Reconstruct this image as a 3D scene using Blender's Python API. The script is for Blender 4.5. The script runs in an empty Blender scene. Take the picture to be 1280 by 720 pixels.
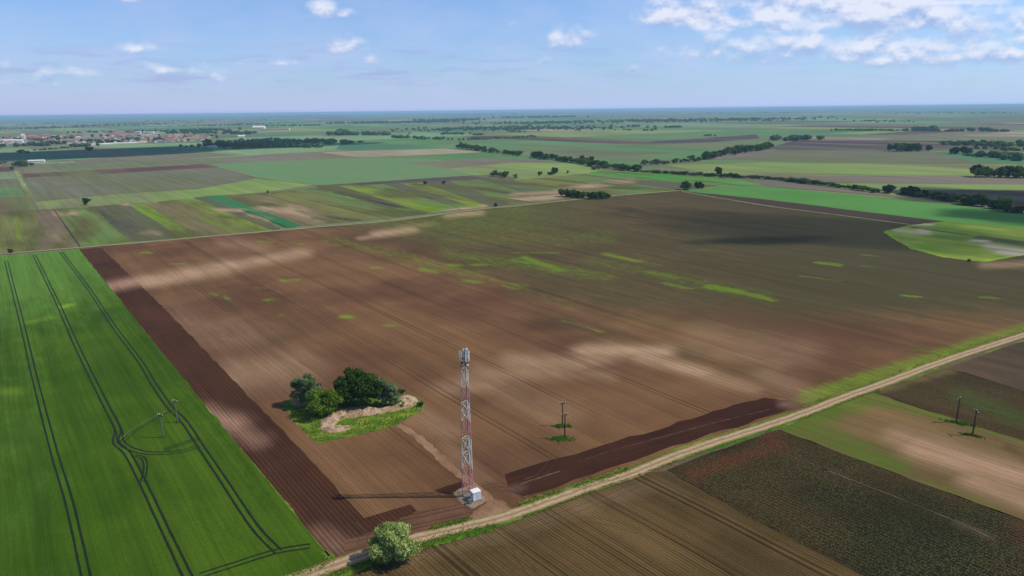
import bpy, bmesh, math, random
import numpy as np
from mathutils import Vector, Matrix, noise as mnoise

# ---------------------------------------------------------------- camera
W, HH, F, CAMH = 1280, 720, 853.0, 86.0
TH = math.atan((360 - 137.9) / F)
RO = math.radians(0.66)
_f = np.array([0, math.cos(TH), -math.sin(TH)])
_u = np.array([0, math.sin(TH), math.cos(TH)])
_r = np.array([1.0, 0, 0])
RV = math.cos(RO) * _r - math.sin(RO) * _u
UV = math.sin(RO) * _r + math.cos(RO) * _u
scene = bpy.context.scene
cam = bpy.data.cameras.new('camera')
cam.sensor_width = 36
cam.lens = F / W * 36
cam.clip_start = 0.5
cam.clip_end = 200000
co = bpy.data.objects.new('camera', cam)
scene.collection.objects.link(co)
co.matrix_world = Matrix(((RV[0], UV[0], -_f[0], 0), (RV[1], UV[1], -_f[1], 0), (RV[2], UV[2], -_f[2], CAMH), (0, 0, 0, 1)))
scene.camera = co

# ---------------------------------------------------------------- light
SUN_EL = math.radians(49.0)
SUN_AZ = math.radians(90.0)        # clockwise from +Y: the sun stands to the right
EXPOSURE = 0.0
SKY_STR = 0.085
wd = bpy.data.worlds.new('World')
scene.world = wd
wd.use_nodes = True
sun = bpy.data.lights.new('sun', 'SUN')
sun.energy = 3.6
sun.angle = math.radians(0.53)
sun.color = (1.0, 0.95, 0.87)
so = bpy.data.objects.new('sun', sun)
scene.collection.objects.link(so)
so.rotation_euler = (0, math.pi / 2 - SUN_EL, math.radians(0.5))
so.location = (300, 0, 400)
scene.view_settings.view_transform = 'Standard'
scene.view_settings.look = 'None'
scene.view_settings.exposure = EXPOSURE
scene.view_settings.gamma = 1
try:
    scene.view_settings.use_curve_mapping = False
    scene.cycles.volume_bounces = 1
    scene.cycles.transparent_max_bounces = 16
    scene.cycles.max_bounces = 5
except Exception:
    pass


def ray(px, py):
    a = (px - 640) / F
    b = (360 - py) / F
    return a * RV + b * UV + _f


def P(px, py):
    """where the line of sight of a photograph pixel meets flat ground"""
    d = ray(px, py)
    t = -CAMH / d[2]
    return (d[0] * t, d[1] * t)


def proj(x, y, z=0.0):
    p = np.array([x, y, z - CAMH])
    w = p @ _f
    return 640 + F * (p @ RV) / w, 360 - F * (p @ UV) / w


def depth(x, y):
    return y * _f[1] + (-CAMH) * _f[2]


# ---------------------------------------------------------------- node helper
class NT:
    def __init__(s, tree):
        s.t = tree
        s.n = tree.nodes
        s.l = tree.links

    def new(s, typ, **kw):
        n = s.n.new(typ)
        for k, v in kw.items():
            setattr(n, k, v)
        return n

    def put(s, sock, v):
        if v is None:
            return
        if isinstance(v, (int, float)):
            sock.default_value = v
        elif isinstance(v, (tuple, list)):
            if len(sock.default_value) == 4 and len(v) == 3:
                v = (*v, 1)
            sock.default_value = v
        else:
            s.l.new(v, sock)

    def m(s, op, a, b=None, c=None, clamp=False):
        n = s.new('ShaderNodeMath', operation=op, use_clamp=clamp)
        s.put(n.inputs[0], a)
        s.put(n.inputs[1], b)
        s.put(n.inputs[2], c)
        return n.outputs[0]

    def vm(s, op, a, b=None, sc=None):
        n = s.new('ShaderNodeVectorMath', operation=op)
        s.put(n.inputs[0], a)
        s.put(n.inputs[1], b)
        if sc is not None:
            s.put(n.inputs[3], sc)
        return n.outputs[1] if op in ('LENGTH', 'DISTANCE', 'DOT_PRODUCT') else n.outputs[0]

    def noise(s, vec, scale=1.0, detail=3, rough=.55, dim='3D'):
        n = s.new('ShaderNodeTexNoise', noise_dimensions=dim)
        s.put(n.inputs['Vector'], vec)
        n.inputs['Scale'].default_value = scale
        n.inputs['Detail'].default_value = detail
        n.inputs['Roughness'].default_value = rough
        return n.outputs[0]

    def rng(s, v, a, b, c=0.0, d=1.0, smooth=False):
        n = s.new('ShaderNodeMapRange')
        if smooth:
            n.interpolation_type = 'SMOOTHSTEP'
        s.put(n.inputs[0], v)
        for i, q in enumerate((a, b, c, d)):
            s.put(n.inputs[i + 1], q)
        return n.outputs[0]

    def mix(s, fac, a, b, mode='MIX'):
        n = s.new('ShaderNodeMix', data_type='RGBA', blend_type=mode)
        s.put(n.inputs[0], fac)
        s.put(n.inputs[6], a)
        s.put(n.inputs[7], b)
        return n.outputs[2]

    def mixf(s, fac, a, b):
        n = s.new('ShaderNodeMix', data_type='FLOAT')
        s.put(n.inputs[0], fac)
        s.put(n.inputs[2], a)
        s.put(n.inputs[3], b)
        return n.outputs[0]


def S(r, g, b):
    """8-bit display colour to linear"""
    o = []
    for c in (r, g, b):
        c /= 255
        o.append(c / 12.92 if c <= .04045 else ((c + .055) / 1.055) ** 2.4)
    return tuple(o)


# ---------------------------------------------------------------- sky
t = NT(wd.node_tree)
wd.node_tree.nodes.clear()
out = t.new('ShaderNodeOutputWorld')
bg = t.new('ShaderNodeBackground')
sky = t.new('ShaderNodeTexSky', sky_type='NISHITA')
sky.sun_disc = False
sky.sun_elevation = SUN_EL
sky.sun_rotation = SUN_AZ
sky.altitude = 100
sky.air_density = 1.0
sky.dust_density = 0.6
sky.ozone_density = 3.0
geo = t.new('ShaderNodeTexCoord')
vec = geo.outputs['Generated']
sep = t.new('ShaderNodeSeparateXYZ')
t.l.new(vec, sep.inputs[0])
yy = t.m('MAXIMUM', sep.outputs[1], 0.02)
uu = t.m('DIVIDE', sep.outputs[0], yy)
vv = t.m('DIVIDE', sep.outputs[2], yy)
cmb = t.new('ShaderNodeCombineXYZ')
t.put(cmb.inputs[0], uu)
t.put(cmb.inputs[1], vv)
q = cmb.outputs[0]
wrp = t.noise(t.vm('MULTIPLY', q, (17, 27, 1)), 1.0, 8, .54)
wrp2 = t.noise(t.vm('MULTIPLY', q, (9, 22, 1)), 1.0, 4, .55)
fine = t.noise(t.vm('ADD', t.vm('MULTIPLY', q, (17, 27, 1)), (0, .24, 0)), 1.0, 8, .54)
front = t.m('GREATER_THAN', sep.outputs[1], 0.05)
CL = [  # x, y, rx, ry, strength : cumulus as they stand over the plain
    (862, 21, 50, 13, 1.0), (985, 10, 62, 18, .95), (1085, 13, 66, 22, 1.15), (1138, 24, 56, 15, 1.05), (920, 30, 30, 8, .8), (1045, 24, 60, 12, .6),
    (940, 4, 60, 7, .8), (1180, 2, 70, 6, .7), (965, 34, 20, 7, .8), (895, 60, 60, 13, .6), (1000, 62, 95, 18, .62), (1105, 52, 110, 24, .72), (1060, 70, 90, 10, .6), (1250, 66, 60, 14, .7),
    (1215, 44, 70, 22, .75), (1290, 40, 50, 20, .8), (1150, 70, 100, 14, .5), (1400, 50, 90, 25, .8),
    (694, 50, 11, 9, 1.0), (723, 50, 20, 8, .9), (683, 78, 12, 6, .85), (790, 87, 12, 5, .7), (640, 30, 10, 5, .5),
    (437, 57, 18, 9, 1.0), (463, 76, 10, 6, .85), (401, 10, 15, 10, .95), (435, 16, 13, 5, .8), (158, 1, 20, 5, .6),
    (172, 59, 26, 7, .7), (148, 62, 18, 5, .5), (60, 97, 18, 8, .85), (135, 95, 50, 8, .55), (205, 88, 60, 6, .6), (240, 91, 30, 7, .6),
    (8, 79, 18, 6, .6), (12, 100, 18, 6, .6), (295, 77, 16, 4, .4), (350, 78, 26, 4, .45), (280, 99, 40, 5, .4), (480, 103, 40, 5, .4),
    (-100, 40, 60, 16, .7), (-60, 90, 60, 8, .6)]
mask = None
hgt = None
for (x, y, rx, ry, st) in CL:
    st = st * (.88 if x < 760 else 1.12)
    d = ray(x, y)
    cu, cv = d[0] / d[1], d[2] / d[1]
    k = 1.0 / d[1]
    e = t.vm('MULTIPLY', t.vm('SUBTRACT', q, (cu, cv - ry * .25 / F, 0)), (F / rx * .85, F / ry * .62, 0))
    es = t.new('ShaderNodeSeparateXYZ')
    t.l.new(e, es.inputs[0])
    ey = t.m('MAXIMUM', es.outputs[1], t.m('MULTIPLY', es.outputs[1], -2.1))       # cumulus have flat bases
    L = t.m('SQRT', t.m('ADD', t.m('MULTIPLY', es.outputs[0], es.outputs[0]), t.m('MULTIPLY', ey, ey)))
    g = t.m('MULTIPLY', t.rng(L, 0.0, 1.9, 1.0, 0.0), st)
    hh = t.m('MULTIPLY', g, es.outputs[1])
    hgt = hh if hgt is None else t.m('ADD', hgt, hh)
    wsum = g if x == 862 else t.m('ADD', wsum, g)
    mask = g if mask is None else t.m('MAXIMUM', mask, g)
dens = t.m('ADD', mask, t.m('MULTIPLY', t.m('SUBTRACT', wrp, .5), 1.5))
cov = t.rng(dens, .28, .82, 0, 1, True)
cov = t.m('MULTIPLY', cov, front)
cov = t.m('MULTIPLY', cov, .85)
lit = t.rng(t.m('ADD', t.m('DIVIDE', hgt, t.m('MAXIMUM', wsum, .05)), t.m('MULTIPLY', t.m('SUBTRACT', wrp, fine), 5.0)), -.35, .6, 0, 1)
# veil of thin high cloud
veil = t.rng(wrp2, .30, .75, .4, .95, True)
low = t.rng(vv, 0.0, 0.17, 1.0, .35)
veil = t.m('MULTIPLY', t.m('MAXIMUM', t.m('MULTIPLY', veil, low), t.rng(vv, .0, .07, .97, 0)), front)
skyc = sky.outputs[0]
tint = t.mix(t.rng(sep.outputs[2], .16, .5, 0, 1, True), (.93, 1.27, 1.72), (.95, 1.0, 1.08))
skyc = t.mix(1.0, skyc, tint, 'MULTIPLY')
SKYK = 0.085 / SKY_STR
vside = t.rng(uu, -.75, .75, 0, 1)
vcol = t.mix(vside, (6.0, 6.6, 10.2), (5.9, 7.7, 11.4))
c = t.mix(veil, skyc, vcol)
bank = t.rng(t.noise(t.vm('MULTIPLY', q, (9, 70, 1)), 1.0, 6, .58), .47, .66, 0, 1, True)
bank = t.m('MULTIPLY', bank, t.m('MULTIPLY', t.rng(t.m('ABSOLUTE', t.m('SUBTRACT', vv, .062)), .012, .04, .6, 0, True), t.rng(uu, -.15, .25, 1, .25)))
bank = t.m('MULTIPLY', bank, front)
c = t.mix(bank, c, (4.1, 5.1, 8.6))
ccol = t.mix(lit, (4.4, 6.0, 9.6), (10.0, 10.2, 11.5))
c = t.mix(cov, c, ccol)
t.l.new(c, bg.inputs[0])
bg.inputs[1].default_value = SKY_STR
t.l.new(bg.outputs[0], out.inputs[0])


# ---------------------------------------------------------------- materials
def simple(name, col, rough=.8, var=.0, vscale=3.0, metal=0.0, trans=0.0, spec=.3):
    m = bpy.data.materials.new(name)
    m.use_nodes = True
    t = NT(m.node_tree)
    b = m.node_tree.nodes['Principled BSDF']
    b.inputs['Roughness'].default_value = rough
    b.inputs['Metallic'].default_value = metal
    b.inputs['Specular IOR Level'].default_value = spec
    if var:
        g = t.new('ShaderNodeNewGeometry')
        n = t.noise(g.outputs['Position'], vscale, 4)
        c = t.mix(t.rng(n, .3, .7), tuple(q * (1 - var) for q in col), tuple(min(1, q * (1 + var)) for q in col))
        t.l.new(c, b.inputs[0])
    else:
        b.inputs[0].default_value = (*col, 1)
    return m


def leaf_mat(name, dark, light, tr=.25):
    m = bpy.data.materials.new(name)
    m.use_nodes = True
    t = NT(m.node_tree)
    m.node_tree.nodes.clear()
    o = t.new('ShaderNodeOutputMaterial')
    a = t.new('ShaderNodeAttribute', attribute_name='tone')
    oi = t.new('ShaderNodeObjectInfo')
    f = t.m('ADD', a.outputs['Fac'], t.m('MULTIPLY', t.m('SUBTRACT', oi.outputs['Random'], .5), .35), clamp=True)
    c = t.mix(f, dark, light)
    d = t.new('ShaderNodeBsdfDiffuse')
    tl = t.new('ShaderNodeBsdfTranslucent')
    t.l.new(c, d.inputs[0])
    t.l.new(t.mix(1.0, c, (1.1, 1.25, .5), 'MULTIPLY'), tl.inputs[0])
    mx = t.new('ShaderNodeMixShader')
    mx.inputs[0].default_value = tr
    t.l.new(d.outputs[0], mx.inputs[1])
    t.l.new(tl.outputs[0], mx.inputs[2])
    t.l.new(mx.outputs[0], o.inputs[0])
    return m


ROW = -52.6


def field_mat(name, c1, c2, ang=ROW, row=.75, row_amt=.2, streak=.18, fstreak=.15, tram=0, tram_amt=.45, tram_gap=.9,
              pale=None, weed=None, weed_k=(.35, .95), alt=None, blot=.006, fine=.14, spots=None, spot_row=.7, patch=None):
    m = bpy.data.materials.new(name)
    m.use_nodes = True
    t = NT(m.node_tree)
    b = m.node_tree.nodes['Principled BSDF']
    b.inputs['Roughness'].default_value = .95
    b.inputs['Specular IOR Level'].default_value = .03
    g = t.new('ShaderNodeNewGeometry')
    pos = g.outputs['Position']
    vr = t.new('ShaderNodeVectorRotate', rotation_type='Z_AXIS')
    t.l.new(pos, vr.inputs['Vector'])
    vr.inputs['Angle'].default_value = -math.radians(ang)
    uv = vr.outputs[0]
    wob = t.noise(pos, .01, 2)
    uv = t.vm('ADD', uv, t.vm('SCALE', (0, 1, 0), None, t.m('MULTIPLY', t.m('SUBTRACT', wob, .5), 3.5)))
    sp = t.new('ShaderNodeSeparateXYZ')
    t.l.new(uv, sp.inputs[0])
    v = sp.outputs[1]
    n1 = t.noise(pos, blot, 5, .55)
    col = t.mix(t.rng(n1, .36, .64, 0, 1, True), c1, c2)
    at = t.new('ShaderNodeAttribute', attribute_name='soil')
    spa = t.new('ShaderNodeSeparateColor')
    t.l.new(at.outputs['Color'], spa.inputs[0])
    nb = t.noise(t.vm('MULTIPLY', uv, (.05, .14, 1)), 1.0, 5, .6)
    nw = t.noise(t.vm('MULTIPLY', uv, (.14, .45, 1)), 1.0, 5, .65)
    if alt is not None:
        f = t.rng(t.m('ADD', spa.outputs[2], t.m('ADD', t.m('MULTIPLY', t.m('SUBTRACT', nb, .5), .8), t.m('MULTIPLY', t.m('SUBTRACT', nw, .5), .5))), .1, 1.0, 0, 1, True)
        col = t.mix(f, col, alt)
    if pale is not None:
        k_ = t.m('ADD', .15, t.m('ADD', t.m('MULTIPLY', nb, 1.0), t.m('MULTIPLY', nw, .75)))
        f = t.rng(t.m('MULTIPLY', spa.outputs[0], k_), .05, 1.0, 0, 1.0)
        col = t.mix(f, col, pale)
    if weed is not None:
        f = t.rng(t.m('ADD', spa.outputs[1], t.m('MULTIPLY', t.m('SUBTRACT', nw, .5), .9)), weed_k[0], weed_k[1], 0, .9, True)
        f = t.m('MULTIPLY', f, t.rng(t.noise(t.vm('MULTIPLY', uv, (.35, 1.3, 1)), 1.0, 5, .7), .36, .6, .35, 1.0))
        col = t.mix(f, col, weed)
    if patch is not None:
        pc, ps, p0, p1 = patch
        n = t.noise(t.vm('MULTIPLY', uv, ps), 1.0, 4, .6)
        col = t.mix(t.rng(n, p0, p1, 0, 1, True), col, pc)
    br = 1.0
    s1 = t.noise(t.vm('MULTIPLY', uv, (.004, .16, 1)), 1.0, 3, .6)
    br = t.m('ADD', 1.0, t.m('MULTIPLY', t.m('SUBTRACT', s1, .5), streak * 2.6))
    s2 = t.noise(t.vm('MULTIPLY', uv, (.02, 1.1, 1)), 1.0, 4, .6)
    br = t.m('MULTIPLY', br, t.m('ADD', 1.0, t.m('MULTIPLY', t.m('SUBTRACT', s2, .5), fstreak * 2.6)))
    s3 = t.noise(pos, 1.6, 6, .72)
    br = t.m('MULTIPLY', br, t.m('ADD', 1.0, t.m('MULTIPLY', t.m('SUBTRACT', s3, .5), fine * 4)))
    if row_amt:
        s = t.m('SINE', t.m('MULTIPLY', v, 2 * math.pi / row))
        gate = t.rng(t.noise(t.vm('MULTIPLY', uv, (.02, .2, 1)), 1.0, 3), .35, .65, .35, 1.0)
        br = t.m('MULTIPLY', br, t.m('ADD', 1 - row_amt * .3, t.m('MULTIPLY', t.m('MULTIPLY', s, gate), row_amt)))
    if tram:
        fr = t.m('PINGPONG', v, tram / 2)
        dl = t.m('ABSOLUTE', t.m('SUBTRACT', fr, tram_gap))
        ln = t.rng(dl, .16, .42, 1, 0)
        gate = t.rng(t.noise(t.vm('MULTIPLY', uv, (.006, .06, 1)), 1.0, 3), .38, .6, .15, 1.0)
        br = t.m('MULTIPLY', br, t.m('SUBTRACT', 1.0, t.m('MULTIPLY', t.m('MULTIPLY', ln, gate), tram_amt)))
    col = t.mix(1.0, col, br, 'MULTIPLY')
    if spots is not None:
        vo = t.new('ShaderNodeTexVoronoi')
        t.l.new(t.vm('MULTIPLY', uv, (2.6, 1.0 / spot_row, 1)), vo.inputs['Vector'])
        vo.inputs['Scale'].default_value = 1.0
        vo.inputs['Randomness'].default_value = .6
        pg = t.rng(t.noise(pos, .05, 3), .3, .6, .35, 1)
        f = t.m('MULTIPLY', t.rng(vo.outputs['Distance'], .2, .42, .9, 0), pg)
        col = t.mix(f, col, spots)
    t.l.new(col, b.inputs[0])
    bp = t.new('ShaderNodeBump')
    bp.inputs['Strength'].default_value = .5
    bp.inputs['Distance'].default_value = .25
    t.l.new(t.m('ADD', s3, t.m('MULTIPLY', s2, .6)), bp.inputs['Height'])
    t.l.new(bp.outputs[0], b.inputs['Normal'])
    return m


# ---------------------------------------------------------------- mesh helpers
def link(name, me, mat=None, parent=None, **props):
    o = bpy.data.objects.new(name, me)
    scene.collection.objects.link(o)
    if me is not None and mat is not None:
        for mm in (mat if isinstance(mat, (list, tuple)) else [mat]):
            me.materials.append(mm)
    if parent is not None:
        o.parent = parent
    for k, v in props.items():
        o[k] = v
    return o


def from_bm(name, bm, mat, parent=None, **props):
    me = bpy.data.meshes.new(name)
    bm.to_mesh(me)
    bm.free()
    return link(name, me, mat, parent, **props)


def inside(xs, ys, poly):
    r = np.zeros(xs.shape, bool)
    n = len(poly)
    for i in range(n):
        x1, y1 = poly[i]
        x2, y2 = poly[(i + 1) % n]
        c = ((y1 > ys) != (y2 > ys)) & (xs < (x2 - x1) * (ys - y1) / ((y2 - y1) or 1e-9) + x1)
        r ^= c
    return r


def clip_cell(poly, x0, y0, x1, y1):
    def cl(pts, f, isec):
        o = []
        for i in range(len(pts)):
            a, b = pts[i - 1], pts[i]
            fa, fb = f(a), f(b)
            if fb:
                if not fa:
                    o.append(isec(a, b))
                o.append(b)
            elif fa:
                o.append(isec(a, b))
        return o

    def ix(c):
        return lambda a, b: (c, a[1] + (b[1] - a[1]) * (c - a[0]) / (b[0] - a[0]))

    def iy(c):
        return lambda a, b: (a[0] + (b[0] - a[0]) * (c - a[1]) / (b[1] - a[1]), c)
    p = poly
    for f, i in ((lambda a: a[0] >= x0, ix(x0)), (lambda a: a[0] <= x1, ix(x1)), (lambda a: a[1] >= y0, iy(y0)), (lambda a: a[1] <= y1, iy(y1))):
        if p:
            p = cl(p, f, i)
    return p


def dens_poly(poly, step, jit, rnd):
    """walk a world polygon and roughen its edges"""
    o = []
    for i in range(len(poly)):
        a, b = poly[i], poly[(i + 1) % len(poly)]
        L = math.hypot(b[0] - a[0], b[1] - a[1])
        n = max(1, min(400, int(L / step)))
        for k in range(n):
            f = k / n
            x, y = a[0] + (b[0] - a[0]) * f, a[1] + (b[1] - a[1]) * f
            o.append((x + rnd.uniform(-jit, jit), y + rnd.uniform(-jit, jit)))
    return o


def sheet(name, world_poly, mat, z, **props):
    bm = bmesh.new()
    vs = [bm.verts.new((x, y, z)) for x, y in world_poly]
    f = bm.faces.new(vs)
    bm.normal_update()
    if f.normal.z < 0:
        f.normal_flip()
    bmesh.ops.triangulate(bm, faces=[f])
    props.setdefault('kind', 'structure')
    return from_bm(name, bm, mat, None, **props)


def field(name, px, mat, z, jit=0.0, step=4.0, seed=1):
    w = [P(*p) for p in px]
    if jit:
        w = dens_poly(w, step, jit, random.Random(seed))
    return sheet(name, w, mat, z)


def grid_field(name, px, mat, z, cell, fn, jit=0.0, ang=ROW, hfn=None):
    w = [P(*p) for p in px]
    if jit:
        w = dens_poly(w, 4.0, jit, random.Random(5))
    a = -math.radians(ang)
    ca, sa = math.cos(a), math.sin(a)
    rp = [(x * ca - y * sa, x * sa + y * ca) for x, y in w]
    x0 = min(p[0] for p in rp); x1 = max(p[0] for p in rp)
    y0 = min(p[1] for p in rp); y1 = max(p[1] for p in rp)
    nx = int((x1 - x0) / cell) + 1
    ny = int((y1 - y0) / cell) + 1
    gx = x0 + np.arange(nx + 1) * cell
    gy = y0 + np.arange(ny + 1) * cell
    X, Y = np.meshgrid(gx, gy, indexing='ij')
    ins = inside(X, Y, rp)
    full = ins[:-1, :-1] & ins[1:, :-1] & ins[:-1, 1:] & ins[1:, 1:]
    edge = np.zeros((nx, ny), bool)
    for i in range(len(rp)):
        a_, b_ = rp[i], rp[(i + 1) % len(rp)]
        L = math.hypot(b_[0] - a_[0], b_[1] - a_[1])
        n = int(L / (cell * .2)) + 2
        ff = np.linspace(0, 1, n)
        ii = np.clip(((a_[0] + (b_[0] - a_[0]) * ff - x0) / cell).astype(int), 0, nx - 1)
        jj = np.clip(((a_[1] + (b_[1] - a_[1]) * ff - y0) / cell).astype(int), 0, ny - 1)
        edge[ii, jj] = True
    vid = {}
    verts = []
    faces = []

    def gv(p):
        k = (round(p[0], 3), round(p[1], 3))
        if k not in vid:
            vid[k] = len(verts)
            verts.append(p)
        return vid[k]
    anyin = ins[:-1, :-1] | ins[1:, :-1] | ins[:-1, 1:] | ins[1:, 1:]
    for i, j in zip(*np.nonzero(full | edge | anyin)):
        c = (gx[i], gy[j], gx[i + 1], gy[j + 1])
        if full[i, j] and not edge[i, j]:
            pts = [(c[0], c[1]), (c[2], c[1]), (c[2], c[3]), (c[0], c[3])]
        else:
            pts = clip_cell(rp, *c)
        ids = []
        for p in pts:
            k = gv(p)
            if k not in ids:
                ids.append(k)
        if len(ids) > 2:
            faces.append(ids)
    V = np.array(verts)
    wx = V[:, 0] * ca + V[:, 1] * sa
    wy = -V[:, 0] * sa + V[:, 1] * ca
    zz = np.full(len(wx), z) + (hfn(wx, wy) if hfn else 0)
    me = bpy.data.meshes.new(name)
    me.from_pydata(np.stack([wx, wy, zz], 1).tolist(), [], faces)
    bm = bmesh.new()
    bm.from_mesh(me)
    bm.normal_update()
    for f in bm.faces:
        if f.normal.z < 0:
            f.normal_flip()
    bm.to_mesh(me)
    bm.free()
    pts = np.stack([wx, wy, np.full(len(wx), -CAMH)], 1)
    dw = pts @ _f
    px_ = 640 + F * (pts @ RV) / dw
    py_ = 360 - F * (pts @ UV) / dw
    col = np.ones((len(wx), 4))
    col[:, :3] = fn(px_, py_)
    at = me.color_attributes.new('soil', 'FLOAT_COLOR', 'POINT')
    at.data.foreach_set('color', col.astype(np.float32).ravel())
    return link(name, me, mat, None, kind='structure')


def blobs(px, py, lst):
    o = np.zeros_like(px)
    for b in lst:
        x0, y0, x1, y1, th, st = b         # a streak from (x0,y0) to (x1,y1), half thickness th
        dx, dy = x1 - x0, y1 - y0
        L2 = dx * dx + dy * dy + 1e-6
        s = np.clip(((px - x0) * dx + (py - y0) * dy) / L2, 0, 1)
        d2 = ((px - x0 - s * dx) / 1.6) ** 2 + (py - y0 - s * dy) ** 2
        o = np.maximum(o, st * np.exp(-d2 / (th * th)))
    return o


# ---------------------------------------------------------------- ground and far plain
def mute(c, f=.25):
    f *= .25
    g_ = c[0] * .3 + c[1] * .6 + c[2] * .1
    return tuple((q * (1 - f) + g_ * f) * .97 for q in c)


M = {}
M['plain'] = field_mat('plain_ground', mute(S(100, 132, 80)), mute(S(122, 130, 90)), 20, row_amt=0, streak=.22, fstreak=0, blot=.0006, fine=.05,
                       patch=(S(96, 84, 70), (.0004, .0016, 1), .54, .60))
sheet('ground', [(-60000, -600), (60000, -600), (60000, 42000), (-60000, 42000)], M['plain'], -0.6)

PAL = {
    'green_crop': (S(86, 128, 70), S(98, 138, 76)),
    'pale_green_crop': (S(116, 150, 98), S(128, 156, 104)),
    'olive_field': (S(118, 124, 84), S(104, 112, 76)),
    'yellow_green_meadow': (S(136, 154, 78), S(122, 146, 70)),
    'grey_brown_soil': (S(128, 118, 100), S(116, 106, 90)),
    'dark_brown_soil': (S(98, 78, 68), S(88, 70, 62)),
    'tan_stubble': (S(168, 156, 124), S(156, 144, 112)),
    'teal_crop': (S(70, 118, 78), S(82, 128, 86)),
}
rnd = random.Random(11)


for k, (a, b) in PAL.items():
    a, b = mute(a), mute(b)
    M[k] = field_mat(k, a, b, ROW, row_amt=0, streak=.3, fstreak=.12, fine=.06, blot=.004,
                     patch=(mute(S(120, 118, 84)), (.0015, .006, 1), .46, .66))
keys = list(PAL)
wts = [22, 20, 18, 7, 12, 5, 4, 12]


def far_patchwork():
    verts, faces, mats = [], [], []
    a = math.radians(ROW)
    ud = (math.cos(a), math.sin(a))
    vd = (-math.sin(a), math.cos(a))
    v = -9000.0
    while v < 17000:
        dv = rnd.uniform(260, 900)
        u = -16000.0
        while u < 12000:
            du = rnd.uniform(220, 900)
            # split the block into parallel strips
            n = rnd.choice([1, 1, 2, 3, 4])
            along = rnd.random() < .7
            for k in range(n):
                if along:
                    c = (u, v + dv * k / n, u + du, v + dv * (k + 1) / n)
                else:
                    c = (u + du * k / n, v, u + du * (k + 1) / n, v + dv)
                cx, cy = (c[0] + c[2]) / 2, (c[1] + c[3]) / 2
                X = cx * ud[0] + cy * vd[0]
                Y = cx * ud[1] + cy * vd[1]
                if Y < 500 or abs(X) > Y * 1.0 + 900 or Y > 15000:
                    continue
                i = len(verts)
                g = 2.0
                for (p, q_) in ((c[0] + g, c[1] + g), (c[2] - g, c[1] + g), (c[2] - g, c[3] - g), (c[0] + g, c[3] - g)):
                    verts.append((p * ud[0] + q_ * vd[0], p * ud[1] + q_ * vd[1], -0.3))
                faces.append((i, i + 1, i + 2, i + 3))
                mats.append(rnd.choices(range(len(keys)), wts)[0])
            u += du
        v += dv
    me = bpy.data.meshes.new('farmland')
    me.from_pydata(verts, [], faces)
    o = link('farmland', me, [M[k] for k in keys], None, kind='structure')
    me.polygons.foreach_set('material_index', mats)
    me.update()


far_patchwork()

ZC = [0.0]


def nz(d=.012):
    ZC[0] += d
    return ZC[0]


ZC[0] = -.2
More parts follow.
